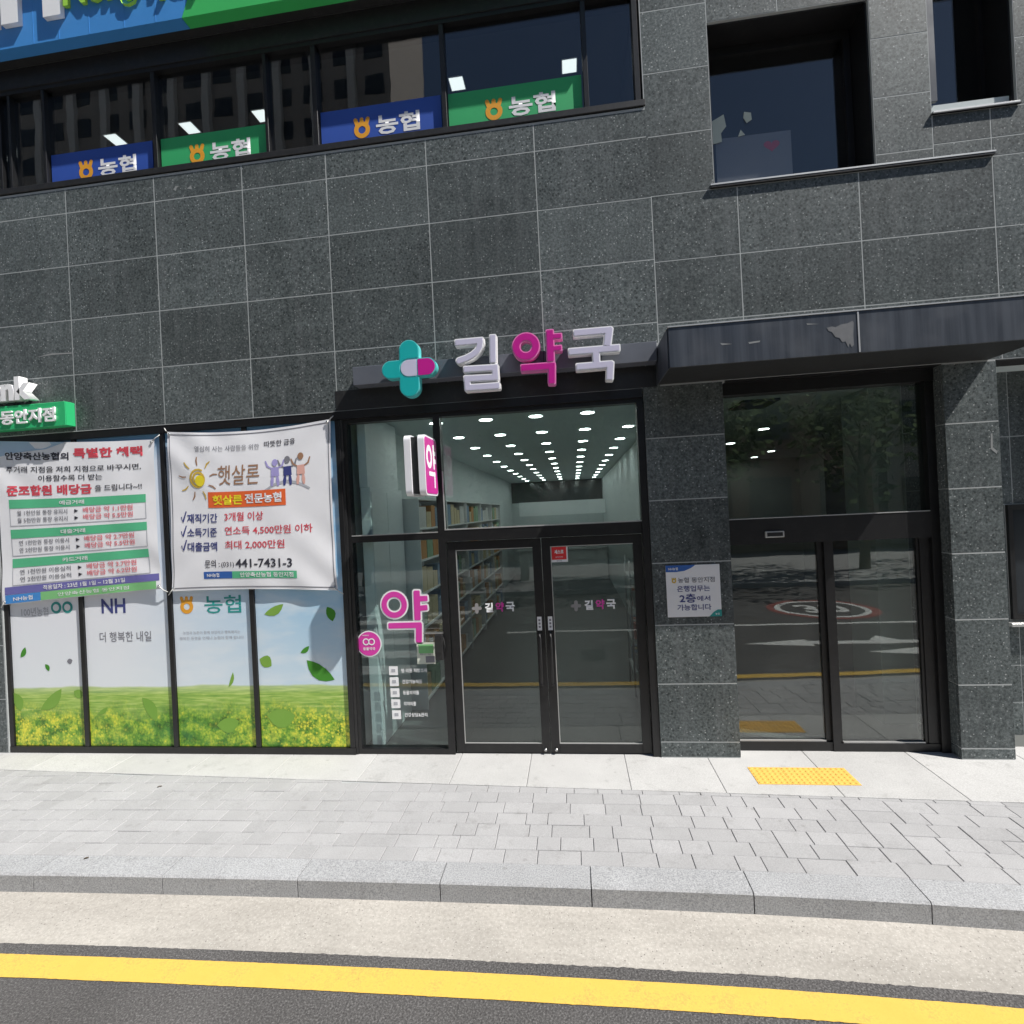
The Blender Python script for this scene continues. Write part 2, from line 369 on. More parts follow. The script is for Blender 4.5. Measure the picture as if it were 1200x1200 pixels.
# ------------------------------------------------------------------ geometry helpers
def M(m): return MATS[m] if isinstance(m, str) else m
def link(name, mesh, mat, parent=None, smooth=False):
    """mesh is in world coordinates: move the origin to the base of its box, parent it"""
    n = len(mesh.vertices); co = np.empty(n*3); mesh.vertices.foreach_get('co', co); co = co.reshape(-1, 3)
    lo, hi = co.min(0), co.max(0); org = np.array([(lo[0]+hi[0])/2, (lo[1]+hi[1])/2, lo[2]])
    mesh.vertices.foreach_set('co', (co-org).ravel()); mesh.update()
    o = bpy.data.objects.new(name, mesh); COL.objects.link(o)
    mesh.name = name
    mesh.materials.clear(); mesh.materials.append(M(mat))
    off = Vector(org)
    if parent is not None:
        o.parent = parent; pl = Vector(parent.get('_w', (0, 0, 0))); o.location = off-pl
    else: o.location = off
    o['_w'] = tuple(off)
    if smooth:
        for p in mesh.polygons: p.use_smooth = True
    return o
def mesh_of(vs, fs):
    m = bpy.data.meshes.new('m'); m.from_pydata([tuple(map(float, v)) for v in vs], [], fs); m.update(); return m
def mk(name, vs, fs, mat, parent=None, smooth=False): return link(name, mesh_of(vs, fs), mat, parent, smooth)
BF = [(0, 1, 2, 3), (7, 6, 5, 4), (0, 4, 5, 1), (1, 5, 6, 2), (2, 6, 7, 3), (3, 7, 4, 0)]
def box_vs(x0, x1, y0, y1, z0, z1):
    return [(x0, y0, z0), (x0, y1, z0), (x1, y1, z0), (x1, y0, z0), (x0, y0, z1), (x0, y1, z1), (x1, y1, z1), (x1, y0, z1)]
def boxes(name, L, mat, parent=None, bevel=0.0, seg=1):
    bm = bmesh.new()
    for b in L:
        x0, x1, y0, y1, z0, z1 = b
        vs = [bm.verts.new(v) for v in box_vs(min(x0, x1), max(x0, x1), min(y0, y1), max(y0, y1), min(z0, z1), max(z0, z1))]
        for f in BF: bm.faces.new([vs[i] for i in f])
    if bevel:
        bmesh.ops.bevel(bm, geom=list(bm.edges), offset=bevel, segments=seg, profile=0.5, affect='EDGES')
    me = bpy.data.meshes.new(name); bm.to_mesh(me); bm.free()
    return link(name, me, mat, parent)
def tube(name, pts, r, mat, parent=None, k=8):
    vs, fs = [], []
    P = [Vector(p) for p in pts]
    for i, p in enumerate(P):
        d = (P[min(i+1, len(P)-1)]-P[max(i-1, 0)]).normalized()
        a = d.orthogonal().normalized(); b = d.cross(a)
        rr = r[i] if isinstance(r, (list, tuple)) else r
        for j in range(k):
            t = 2*math.pi*j/k; vs.append(p+a*math.cos(t)*rr+b*math.sin(t)*rr)
    for i in range(len(P)-1):
        for j in range(k):
            fs.append((i*k+j, i*k+(j+1) % k, (i+1)*k+(j+1) % k, (i+1)*k+j))
    fs.append(tuple(range(k-1, -1, -1))); fs.append(tuple((len(P)-1)*k+j for j in range(k)))
    return mk(name, vs, fs, mat, parent, True)
def empty(name, loc, parent=None):
    o = bpy.data.objects.new(name, None); COL.objects.link(o); o.empty_display_size = 0.1
    o['_w'] = tuple(loc)
    if parent is not None: o.parent = parent; o.location = Vector(loc)-Vector(parent['_w'])
    else: o.location = loc
    return o
def tag(o, label, cat, group=None):
    o['label'] = label; o['category'] = cat
    if group: o['group'] = group
    return o
def struct(o): o['kind'] = 'structure'; return o
def stuff(o): o['kind'] = 'stuff'; return o

def flat(name, pts, Y, mat, parent=None, th=0.0):
    """polygon given as (x, z) facing -y at depth Y, optionally with thickness behind"""
    n = len(pts); a = sum(pts[i][0]*pts[(i+1) % n][1]-pts[(i+1) % n][0]*pts[i][1] for i in range(n))
    if a < 0: pts = pts[::-1]
    vs = [(x, Y, z) for x, z in pts]; fs = [tuple(range(n))]
    if th:
        vs += [(x, Y+th, z) for x, z in pts]; fs.append(tuple(range(2*n-1, n-1, -1)))
        fs += [(i, i+n, (i+1) % n+n, (i+1) % n) for i in range(n)]
    return mk(name, vs, fs, mat, parent)
def rect(name, x0, x1, z0, z1, Y, mat, parent=None, th=0.0):
    return flat(name, [(x0, z0), (x1, z0), (x1, z1), (x0, z1)], Y, mat, parent, th)
def disc_pts(cx, cz, r, n=40, rz=None):
    return [(cx+r*math.cos(2*math.pi*i/n), cz+(rz or r)*math.sin(2*math.pi*i/n)) for i in range(n)]

def text_np(s, bold=0.0, extrude=0.0, res=3):
    cu = bpy.data.curves.new('t', 'FONT'); cu.body = s; cu.size = 1.0; cu.offset = bold; cu.resolution_u = res; cu.extrude = extrude
    o = bpy.data.objects.new('t', cu); me = bpy.data.meshes.new_from_object(o)
    bpy.data.objects.remove(o); bpy.data.curves.remove(cu)
    return me
def lettering(s, cx, cz, h, Y, mat, parent=None, w=None, bold=0.012, depth=0.0, name='lettering', slope=0.0, align='C', shear=0.0, warp=None, res=2):
    """text as mesh: h = ink height, w = ink width; facing -y at Y (front)"""
    me = text_np(s, bold, 0.1 if depth else 0.0, res)
    n = len(me.vertices); co = np.empty(n*3); me.vertices.foreach_get('co', co); co = co.reshape(-1, 3)
    lo, hi = co.min(0), co.max(0)
    sz = h/(hi[1]-lo[1]); sx = w/(hi[0]-lo[0]) if w else sz
    x = (co[:, 0]-(lo[0]+hi[0])/2)*sx
    if align == 'L': x = (co[:, 0]-lo[0])*sx
    if align == 'R': x = (co[:, 0]-hi[0])*sx
    z = (co[:, 1]-(lo[1]+hi[1])/2)*sz
    y = np.where(co[:, 2] > 0, Y, Y+depth) if depth else np.full(n, Y)
    X = cx+x+shear*z; Z = cz+z+slope*x
    if warp is not None:
        X, y, Z = warp(X, Z, Y)
    co = np.stack([X, y, Z], 1); me.vertices.foreach_set('co', co.ravel()); me.update()
    return link(name, me, mat, parent)

# --- rounded glyphs from strokes: signed distance field, contoured
def seg_d(X, Z, a, b, r, c=0.35):
    """box-ended stroke from a to b, half width r, corners rounded by c*r"""
    ax, az = a; bx, bz = b; dx, dz = bx-ax, bz-az; L = math.hypot(dx, dz) or 1e-9; ux, uz = dx/L, dz/L
    px, pz = X-(ax+bx)/2, Z-(az+bz)/2
    u = np.abs(px*ux+pz*uz)-(L/2+r)+c*r; v = np.abs(-px*uz+pz*ux)-r+c*r
    return np.hypot(np.maximum(u, 0), np.maximum(v, 0))+np.minimum(np.maximum(u, v), 0)-c*r
def cap_d(X, Z, a, b, r):
    ax, az = a; bx, bz = b; dx, dz = bx-ax, bz-az; L2 = dx*dx+dz*dz or 1e-9
    t = np.clip(((X-ax)*dx+(Z-az)*dz)/L2, 0, 1)
    return np.hypot(X-ax-t*dx, Z-az-t*dz)-r
def ring_d(X, Z, c, ro, ri):
    d = np.hypot(X-c[0], Z-c[1]); return np.maximum(d-ro, ri-d)
def contour_mesh(fn, bb, level=0.0, n=150, Yf=0.0, depth=0.0):
    x0, x1, z0, z1 = bb; st = max(x1-x0, z1-z0)/n
    xs = np.arange(x0-2*st, x1+2.5*st, st); zs = np.arange(z0-2*st, z1+2.5*st, st)
    Xg, Zg = np.meshgrid(xs, zs, indexing='ij'); D = fn(Xg, Zg)-level
    D[np.abs(D) < 1e-9] = 1e-9
    S = D < 0; nxt = {}; pos = {}
    def ept(i, j, k, l):
        key = (i, j, k, l) if (i, j) < (k, l) else (k, l, i, j)
        if key not in pos:
            a, b = D[i, j], D[k, l]; t = a/(a-b)
            pos[key] = (xs[i]+(xs[k]-xs[i])*t, zs[j]+(zs[l]-zs[j])*t)
        return key
    c = S[:-1, :-1].astype(int)+S[1:, :-1]*2+S[1:, 1:]*4+S[:-1, 1:]*8
    for i, j in zip(*np.nonzero((c > 0) & (c < 15))):
        q = [(i, j), (i+1, j), (i+1, j+1), (i, j+1)]; ins = [S[p] for p in q]
        ent = []
        for e in range(4):
            a, b = e, (e+1) % 4
            if ins[a] != ins[b]: ent.append((ept(*q[a], *q[b]), ins[a]))
        outs = [k for k, a in ent if a]; inn = [k for k, a in ent if not a]
        if len(outs) == 1: nxt[outs[0]] = inn[0]
        else:
            ks = [k for k, a in ent]; fl = [a for k, a in ent]
            for m_ in range(4):
                if fl[m_]: nxt[ks[m_]] = ks[(m_-1) % 4]
    loops = []; seen = set()
    for k in list(nxt):
        if k in seen: continue
        lp = []
        while k in nxt and k not in seen:
            seen.add(k); lp.append(pos[k]); k = nxt[k]
        if len(lp) > 5: loops.append(lp)
    cu = bpy.data.curves.new('c', 'CURVE'); cu.dimensions = '2D'; cu.fill_mode = 'BOTH'; cu.extrude = depth/2
    for lp in loops:
        # drop points on straight runs
        keep = []
        for q in range(len(lp)):
            a, b, d = lp[q-1], lp[q], lp[(q+1) % len(lp)]
            if abs((b[0]-a[0])*(d[1]-b[1])-(b[1]-a[1])*(d[0]-b[0])) > 1e-4*st*st: keep.append(b)
        if len(keep) < 4: continue
        sp = cu.splines.new('POLY'); sp.points.add(len(keep)-1); sp.use_cyclic_u = True
        for p_, (x, z) in zip(sp.points, keep): p_.co = (x, z, 0, 1)
    o = bpy.data.objects.new('c', cu); me = bpy.data.meshes.new_from_object(o)
    bpy.data.objects.remove(o); bpy.data.curves.remove(cu)
    k = len(me.vertices); co = np.empty(k*3); me.vertices.foreach_get('co', co); co = co.reshape(-1, 3)
    co = np.stack([co[:, 0], Yf+depth/2-co[:, 2], co[:, 1]], 1); me.vertices.foreach_set('co', co.ravel()); me.update()
    return me
def union(parts):
    def f(X, Z):
        D = None
        for p in parts:
            d = p(X, Z); D = d if D is None else np.minimum(D, d)
        return D
    return f

# ================================================================== GROUND
def kerb_y(x):                                     # the kerb runs in a very gentle curve
    d = x-0.5
    return -1.722-(0.0036*d*d if d < 0 else 0.0125*d*d) if abs(d) < 8 else (-1.722-0.0036*64+0.0576*(d+8) if d < 0 else -1.722-0.8-0.2*(d-8))
def apron_y(x): return -0.36-0.034*(max(-12, min(8, x))+6)
ZR = -0.13
xs_fine = [-9+0.025*i for i in range(624)]
xs_all = [-60, -40, -25, -15, -12] + xs_fine + [7, 8.2]
def strip(name, f0, f1, z, mat, xs, parent=None):
    vs, fs = [], []
    for i, x in enumerate(xs):
        vs += [(x, f0(x), z), (x, f1(x), z)]
        if i: fs.append((2*i-2, 2*i, 2*i+1, 2*i-1))
    return mk(name, vs, fs, mat, parent)

ground = struct(mk('ground', [(-400, -400, -0.6), (400, -400, -0.6), (400, 400, -0.6), (-400, 400, -0.6)], [(0, 1, 2, 3)], 'far paving'))
def jit(x, s, a): return a*(0.5*mnoise.noise((x*3.0, s, 0.0))+0.7*mnoise.noise((x*29.0, s, 3.0)))
xs_r = [-60, -40, -20, -12]+xs_fine+[7, 9, 14, 25, 60]
def rd(x): return kerb_y(max(-12, min(7, x)))
road = struct(strip('road', lambda x: -10.4, lambda x: rd(x)-0.425+jit(x, 1.0, 0.011), ZR+0.004, 'asphalt', xs_r))
gut = struct(strip('gutter', lambda x: rd(x)-0.50, lambda x: rd(x)+0.06, ZR, 'gutter', xs_r))
yl = strip('yellow_line', lambda x: rd(x)-0.655+jit(x, 5.0, 0.004), lambda x: rd(x)-0.505+jit(x, 9.0, 0.004), ZR+0.008, 'yellow road paint', [-30, -14]+xs_fine+[6.5], road)
def patch(name, pts, z, mat, parent):
    n = len(pts); a = sum(pts[i][0]*pts[(i+1) % n][1]-pts[(i+1) % n][0]*pts[i][1] for i in range(n))
    if a < 0: pts = pts[::-1]
    return mk(name, [(x, y, z) for x, y in pts], [tuple(range(n))], mat, parent)
zp = ZR+0.008
patch('white_line', [(-1.5, -5.62), (30, -5.5), (30, -5.38), (-1.5, -5.5)], zp, 'white road paint', road)
patch('white_line', [(-30, -5.62), (-7.6, -5.62), (-7.6, -5.5), (-30, -5.5)], zp, 'white road paint', road)
for i in range(6):
    y = -3.1-0.95*i
    patch('crossing_bar', [(-6.9, y-0.24), (-2.75, y-0.24), (-2.75, y+0.24), (-6.9, y+0.24)], zp, 'white road paint', road)
# straight-and-turn arrow and 30 roundel, seen mirrored in the entrance glass
patch('road_arrow', [(2.9, -4.10), (4.0, -4.32), (4.0, -4.20), (5.0, -4.20), (5.3, -4.55), (5.5, -4.2), (6.6, -4.2), (6.6, -4.0), (4.0, -4.0), (4.0, -3.88)], zp, 'white road paint', road)
patch('road_arrow', [(4.6, -3.5), (5.5, -3.72), (5.5, -3.62), (6.8, -3.62), (6.8, -3.42), (5.5, -3.42), (5.5, -3.3)], zp, 'white road paint', road)
def ring_patch(name, cx, cy, ro, ri, ax, z, mat):
    n = 48; vs = []; fs = []
    for i in range(n):
        t = 2*math.pi*i/n
        vs += [(cx+ro*math.cos(t)*ax, cy+ro*math.sin(t), z), (cx+ri*math.cos(t)*ax, cy+ri*math.sin(t), z)]
        j = (i+1) % n; fs.append((2*i, 2*j, 2*j+1, 2*i+1))
    return mk(name, vs, fs, mat, road)
ring_patch('speed_roundel_ring', 5.5, -7.0, 1.12, 0.96, 1.0, zp, 'red road paint')
ring_patch('speed_roundel_ring', 5.5, -7.0, 0.955, 0.83, 1.0, zp, 'white road paint')
_m = text_np('30', 0.03); _co = np.empty(len(_m.vertices)*3); _m.vertices.foreach_get('co', _co); _co = _co.reshape(-1, 3)
_co -= (_co.min(0)+_co.max(0))/2
_co = np.stack([5.5-_co[:, 1]*0.0+_co[:, 0]*1.0, -7.0+_co[:, 1]*1.25, np.full(len(_co), zp+0.004)], 1)
_m.vertices.foreach_set('co', _co.ravel()); link('speed_figure', _m, 'white road paint', road)
patch('utility_cover', [(0.02, -4.12), (0.45, -4.12), (0.45, -3.45), (0.02, -3.45)], zp, 'rubber', road)

# pavement bed
pav = struct(strip('pavement', lambda x: kerb_y(x)+0.1, lambda x: 0.6, -0.012, 'sealant', xs_all))
# kerb stones, one metre each
for i in range(-7, 8):
    xa, xb = i*0.985+0.004, (i+1)*0.985-0.003
    n = 6; vs, fs = [], []
    ch = 0.012
    for k in range(n+1):
        x = xa+(xb-xa)*k/n; y = kerb_y(x)
        vs += [(x, y+0.004, ZR-0.1), (x, y-0.0, -ch), (x, y+ch, 0.0), (x, y+0.197, 0.0), (x, y+0.2, -0.006), (x, y+0.2, ZR-0.1)]
    for k in range(n):
        for j in range(6):
            a = k*6+j; b = k*6+(j+1) % 6
            fs.append((a, b, b+6, a+6))
    fs.append((5, 4, 3, 2, 1, 0)); fs.append(tuple(n*6+j for j in range(6)))
    mk('kerb_stone', vs, fs, 'kerb granite', pav)
# granite apron slabs against the building
ax_ = [-8.4, -7.5, -6.6, -5.7, -4.8, -3.9, -3.0, -2.1, -1.22, -0.52, 0.38, 1.15, 2.05, 2.95, 3.85, 4.8, 5.7]
for i in range(len(ax_)-1):
    xa, xb = ax_[i]+0.002, ax_[i+1]-0.002
    skew = 0.0
    v = []
    for z, ins in ((-0.01, 0.0), (-0.003, 0.0), (0.0, 0.004)):
        v += [(xa+ins, apron_y(xa)+0.006+ins, z), (xb-ins, apron_y(xb)+0.006+ins, z), (xb-ins, 0.62-ins, z), (xa+ins, 0.62-ins, z)]
    f = [(8, 9, 10, 11)]
    for l in (0, 4):
        f += [(l+k, l+(k+1) % 4, l+4+(k+1) % 4, l+4+k) for k in range(4)]
    mk('apron_slab', v, f, 'apron granite', pav)
# pavers: rows parallel to the kerb, random widths
pv_all = []
ROW = 0.147
for r in range(9):
    x = -8.9+random.random()*0.2
    while x < 5.6:
        w = random.choice([0.17, 0.20, 0.235, 0.235, 0.28, 0.30])
        xa, xb = x+0.0016, x+w-0.0016
        ya = lambda q: kerb_y(q)+0.2+r*ROW+0.0016
        yb = lambda q: min(kerb_y(q)+0.2+(r+1)*ROW-0.0016, apron_y(q)-0.002)
        if yb(xa)-ya(xa) > 0.02 and yb(xb)-ya(xb) > 0.02:
            dz = random.uniform(-0.0022, 0.0018)
            c = [(xa, ya(xa)), (xb, ya(xb)), (xb, yb(xb)), (xa, yb(xa))]
            v = [(p[0], p[1], -0.011) for p in c]+[(p[0], p[1], -0.004+dz) for p in c]
            cx, cy = sum(p[0] for p in c)/4, sum(p[1] for p in c)/4
            v += [(p[0]+math.copysign(0.0035, cx-p[0]), p[1]+math.copysign(0.0035, cy-p[1]), dz) for p in c]
            f = [(8, 9, 10, 11)]
            for l in (0, 4): f += [(l+k, l+(k+1) % 4, l+4+(k+1) % 4, l+4+k) for k in range(4)]
            P = [proj(p[0], p[1], 0) for p in c]
            vis = any(0 <= a <= 1200 and 0 <= b <= 1200 for a, b in P)
            area = abs(sum(P[i][0]*P[(i+1) % 4][1]-P[(i+1) % 4][0]*P[i][1] for i in range(4)))/2 if vis else 0
            pv_all.append((area, v, f))
        x += w
pv_all.sort(key=lambda q: -q[0])
for a, v, f in [q for q in pv_all[:300] if q[0] > 0]: mk('paver', v, f, 'paver stone', pav)
rest = [q for i, q in enumerate(pv_all) if i >= 300 or q[0] <= 0]
V, Fc = [], []
for a, v, f in rest:
    o_ = len(V); V += v; Fc += [tuple(i+o_ for i in g) for g in f]
if V: stuff(mk('paving_rest', V, Fc, 'paver stone', pav))
# tactile paving at the automatic door: three tiles with raised domes
for i in range(3):
    x0 = 1.45+0.272*i; y0 = -0.46; y1 = -0.175
    bm = bmesh.new()
    def addbox(b, bev=0.0):
        vs = [bm.verts.new(v) for v in box_vs(*b)]
        for f in BF: bm.faces.new([vs[k] for k in f])
    addbox((x0+0.001, x0+0.271, y0, y1, -0.003, 0.004))
    for a in range(6):
        for b in range(6):
            cx = x0+0.272*(a+0.5)/6; cy = y0+(y1-y0)*(b+0.5)/6
            v0 = [bm.verts.new((cx+0.017*math.cos(t*math.pi/3), cy+0.017*math.sin(t*math.pi/3), 0.0042)) for t in range(6)]
            v1 = [bm.verts.new((cx+0.011*math.cos(t*math.pi/3), cy+0.011*math.sin(t*math.pi/3), 0.009)) for t in range(6)]
            bm.faces.new(v1)
            for t in range(6): bm.faces.new((v0[t], v0[(t+1) % 6], v1[(t+1) % 6], v1[t]))
    me = bpy.data.meshes.new('tactile_tile'); bm.to_mesh(me); bm.free()
    link('tactile_tile', me, 'tactile yellow', pav)
# small litter on the paving: a cigarette end and a dry leaf
for (px, py), s, lab in (((187, 922), 0.016, 'tiny dark scrap of litter on the pale paving below the field posters'), ((101, 1006), 0.012, 'tiny dark scrap of litter lying on the kerb at the left')):
    d = ray(px, py); t = (0.004-CAM[2])/d[2]; p = CAM+t*d
    tag(tube('litter', [(p[0]-s, p[1]-0.008, 0.007), (p[0], p[1]+0.002, 0.009), (p[0]+s, p[1]+0.01, 0.007)], [0.003, 0.005, 0.003], 'bark'), lab, 'litter')

# ================================================================== BUILDING
B = empty('building', (0, 0, 0))
tag(B, 'dark speckled granite commercial building with shopfronts below and banded windows above', 'building')
Y0 = 0.0011
bk = [(-14, -6.36, Y0, .25, -.05, 3.52), (-14, 1.47, Y0, .25, 3.52, 6.19), (-14, 1.47, Y0, .25, 7.40, 10),
      (.86, 1.47, Y0, .6, 6.19, 7.40), (1.47, 3.36, Y0, .6, 6.9, 10), (2.88, 3.36, Y0, .6, 5.36, 6.9),
      (3.36, 9, Y0, .6, 7.35, 10), (4.05, 9, Y0, .6, 5.76, 7.35), (3.36, 9, Y0, .6, 5.36, 5.76), (1.47, 9, Y0, .6, 3.54, 5.36),
      (.728, 1.447, Y0, .6, -.05, 3.52), (3.343, 3.772, Y0, .6, -.05, 3.54), (3.772, 9, .503, .75, -.05, 3.54),
      (-14, -6.36, .25, 9, 3.52, 6.0)]
for i, b in enumerate(bk[:-1]): boxes('wall', [b], 'sealant', B)
G = 0.0048
def panels(xj, zj, Y=0.0, th=0.03, skip=()):
    for i in range(len(xj)-1):
        for k in range(len(zj)-1):
            if (i, k) in skip: continue
            dy = random.uniform(-0.0003, 0.0003)
            boxes('stone_panel', [(xj[i]+G, xj[i+1]-G, Y+dy, Y+th, zj[k]+G, zj[k+1]-G)], 'granite', B, bevel=0.0012)
XJ = [-8.5, -7.45, -6.39, -5.33, -4.27, -3.26, -2.335, -1.28, -.195, .89]
panels(XJ, [3.524, 4.14, 4.74, 5.33, 5.91, 6.172])
panels([.89, 1.67, 2.726, 3.83, 4.9], [3.542, 4.12, 4.71, 5.336])
panels([.865, 1.47], [5.336, 5.90, 6.50, 7.09, 7.68, 8.3])
panels([1.47, 2.1, 2.88], [6.9, 7.5, 8.2])
panels([2.88, 3.36], [5.336, 5.47, 5.98, 6.515, 7.1, 7.7])
panels([3.36, 3.83, 4.9], [5.336, 5.50, 5.76])
panels([4.05, 4.9], [5.76, 6.35, 6.94, 7.53])
panels([3.36, 4.05], [7.35, 7.9])
panels([.72, 1.455], [0.004, .15, .70, 1.26, 1.85, 2.447, 3.04, 3.535])
panels([3.335, 3.78], [0.004, .10, .667, 1.25, 1.84, 2.42, 3.0, 3.535])
panels([-8.2, -7.3, -6.37], [0.004, .6, 1.2, 1.8, 2.4, 3.0, 3.515])
panels([3.79, 4.24, 5.2], [0.004, .32, .68, 1.06], Y=.5)
panels([3.79, 4.165], [1.06, 1.70, 2.245], Y=.5)
panels([3.79, 4.24, 5.2], [2.245, 2.9, 3.53], Y=.5)
# return of the right pillar, facing the entrance
zr = [0.004, .10, .667, 1.25, 1.84, 2.42, 3.0, 3.535]
for a, b in zip(zr[:-1], zr[1:]):
    boxes('stone_panel', [(3.336, 3.36, .034, .58, a+G, b-G)], 'granite', B, bevel=0.002)
# window in the set-back wall at the right edge
w_ = boxes('recess_window', [(4.17, 4.21, .47, .52, 1.13, 2.24), (4.21, 5.4, .47, .52, 2.19, 2.24), (4.21, 5.4, .47, .52, 1.13, 1.18)], 'black metal', B)
boxes('pane', [(4.21, 5.4, .50, .506, 1.18, 2.19)], 'tower glass', w_)
boxes('recess_sill', [(4.12, 5.5, .42, .55, 1.07, 1.105)], 'bright trim', B, bevel=.004)

# --- old scrapes on the stone
for pts, Y_ in (([(41, 419), (60, 414), (84, 413), (84, 414.5), (61, 416)], -.0018), ([(203, 222), (206, 218), (210, 218), (207, 220), (206, 224)], -.0018), ([(219, 221), (224, 217), (225, 222)], -.0018),
                ([(1161, 508), (1163, 508), (1163.5, 524), (1169, 529), (1168, 532), (1161, 526)], -.0018), ([(844, 402), (858, 403), (846, 404.5)], -.0262-.6), ([(945, 379), (960, 379.6), (946, 380.6)], -.0262-.6), ([(877, 401), (891, 399), (890, 401), (878, 403)], -.0262-.6)):
    flat('scrape_mark', [wp(a, b, Y_) for a, b in pts], Y_, 'scuff', B)
# --- window sills
boxes('soffit_board', [(1.457, 3.333, .004, .135, 3.531, 3.5385)], 'black metal', B)
boxes('soffit_board', [(3.782, 6, -.001, .5, 3.532, 3.5385)], 'soffit', B)
boxes('window_sill', [(-9, .875, -.014, .10, 6.20, 6.262)], 'worn black metal', B, bevel=.004)
boxes('window_sill', [(1.43, 3.84, -.026, .30, 5.338, 5.358)], 'black metal', B, bevel=.004)
boxes('sill_trim', [(1.428, 3.842, -.029, .12, 5.3585, 5.372)], 'bright trim', B)
boxes('window_sill', [(3.355, 4.06, -.024, .10, 5.765, 5.785)], 'bright trim', B, bevel=.004)
boxes('sill_trim', [(3.35, 4.065, -.027, -.004, 5.757, 5.764)], 'black metal', B)

# --- upper bank windows
mull = [-6.117, -5.991, -5.564, -4.234, -2.957, -2.422, -1.069, .332, .815]
wz0, wz1 = 6.24, 7.34
fr = [(-9, .862, .0, .14, 7.30, 7.40), (-9, .862, .03, .14, 6.20, 6.265)]
uw = boxes('ribbon_window', fr, 'black metal', B)
boxes('head_lining', [(-9, .85, .142, .27, 7.38, 7.398)], 'black metal', uw)
boxes('head_fascia', [(-9, .862, -.012, .02, 7.345, 7.56)], 'worn black metal', B)
mw = [.035, .03, .035, .045, .035, .05, .045, .045, .05]
for x, w in zip(mull, mw):
    boxes('mullion', [(x-w/2, x+w/2, .005, .13, 6.265, 7.30)], 'black metal', uw, bevel=.002)
ed = [-9]+mull
for i in range(len(ed)-1):
    boxes('pane', [(ed[i]+.02, ed[i+1]-.02, .055, .063, 6.262, 7.302)], G_UP, uw)
# banners in the upper windows
def coop_logo(cx, cz, r, Y, mat, parent, th=0.0):
    def fn(X, Z):
        d = ring_d(X, Z, (cx, cz), r, r*.45)
        for k in (-1, 0, 1):
            d = np.minimum(d, cap_d(X, Z, (cx+k*r*.62, cz+r*.75), (cx+k*r*.78, cz+r*1.25), r*.24))
        return d
    me = contour_mesh(fn, (cx-r*1.3, cx+r*1.3, cz-r*1.1, cz+r*1.6), 0.0, 46, Y, th)
    return link('logo', me, mat, parent)
for i, (x0, x1, c, ztop, nm) in enumerate([(-5.53, -4.30, 'banner blue', 6.60, 'leftmost blue'), (-4.20, -2.985, 'banner green', 6.60, 'left green'), (-2.385, -1.11, 'banner blue', 6.63, 'second blue'), (-1.035, .29, 'banner green', 6.625, 'right green')]):
    b = tag(rect('window_banner', x0, x1, 6.27, ztop, .046, c, None, .004), {
        'banner blue': '%s blue printed banner in the upper window band' % ('leftmost' if i == 0 else 'right-hand'),
        'banner green': '%s green printed banner in the upper window band' % ('left-hand' if i == 1 else 'rightmost')}[c], 'banner', 'printed banners in the upper windows')
    cx = x0+(x1-x0)*.36; dz = ztop-6.60
    coop_logo(cx-.02, 6.362+dz, .085, .0435, 'logo orange', b)
    lettering('농협', cx+.36, 6.385+dz, .20, .0435, 'print white', b, w=.46, bold=.03)

# --- big recessed window and its reveals
bw = boxes('deep_window', [(2.80, 2.86, .28, .36, 5.37, 6.88), (1.49, 1.53, .28, .36, 5.37, 6.88), (1.53, 2.80, .28, .36, 6.80, 6.88), (1.53, 2.80, .28, .36, 5.37, 5.42)], 'black metal', B)
boxes('pane', [(1.53, 2.80, .315, .323, 5.42, 6.80)], G_UP, bw)
boxes('reveal_lining', [(2.866, 2.8785, .03, .63, 5.37, 6.88)], 'black metal', bw)
boxes('reveal_lining', [(1.4715, 2.866, .03, .63, 6.884, 6.898)], 'black metal', bw)
boxes('reveal_lining', [(1.4715, 1.484, .03, .63, 5.37, 6.884)], 'black metal', bw)
pp = tag(rect('paper_sheet', 1.60, 2.315, 5.43, 6.03, .345, 'paper', None, .003), 'grey paper sheet behind the deep upper window, with a red heart on it', 'paper')
hx, hz = 2.13, 5.90
heart = [(hx+.075*math.sin(t)**3*1.0, hz+.062*(13*math.cos(t)-5*math.cos(2*t)-2*math.cos(3*t)-math.cos(4*t))/16) for t in [2*math.pi*k/30 for k in range(30)]]
flat('heart', heart, .342, 'print red', pp)
for k, (pts, lab) in enumerate([([(833, 143), (848, 134), (851, 148), (845, 156), (846, 166), (833, 170)], 'largest torn scrap of pale sticker film at the left of the deep window'),
                       ([(872, 131), (880, 132), (881, 140), (875, 144), (871, 138)], 'upper torn scrap of pale sticker film in the deep window'),
                       ([(868, 152), (873, 158), (865, 160)], 'smallest torn scrap of pale sticker film in the deep window')]):
    tag(flat('sticker_scrap', [wp(a, b, .311) for a, b in pts], .311, 'card cream', None, .002), lab, 'sticker', 'scraps of sticker film')
# --- small recessed window, upper right
sw = boxes('small_window', [(3.365, 3.41, .30, .37, 5.79, 7.34), (4.0, 4.045, .30, .37, 5.79, 7.34), (3.41, 4.0, .30, .37, 5.79, 5.87), (3.41, 4.0, .30, .37, 7.28, 7.34)], 'black metal', B)
boxes('pane', [(3.41, 4.0, .335, .343, 5.87, 7.28)], G_UP, sw)
boxes('reveal_lining', [(3.362, 3.425, .02, .05, 5.90, 7.34)], 'canopy steel', sw)
boxes('reveal_lining', [(3.363, 4.034, .06, .63, 7.337, 7.348)], 'black metal', sw)
boxes('reveal_lining', [(3.3615, 3.3625, .06, .63, 5.79, 7.335)], 'black metal', sw)
boxes('apron_board', [(3.365, 4.03, .055, .075, 5.787, 5.885)], 'plaster', sw)
boxes('reveal_lining', [(4.034, 4.0485, .03, .63, 5.79, 7.335)], 'black metal', sw)

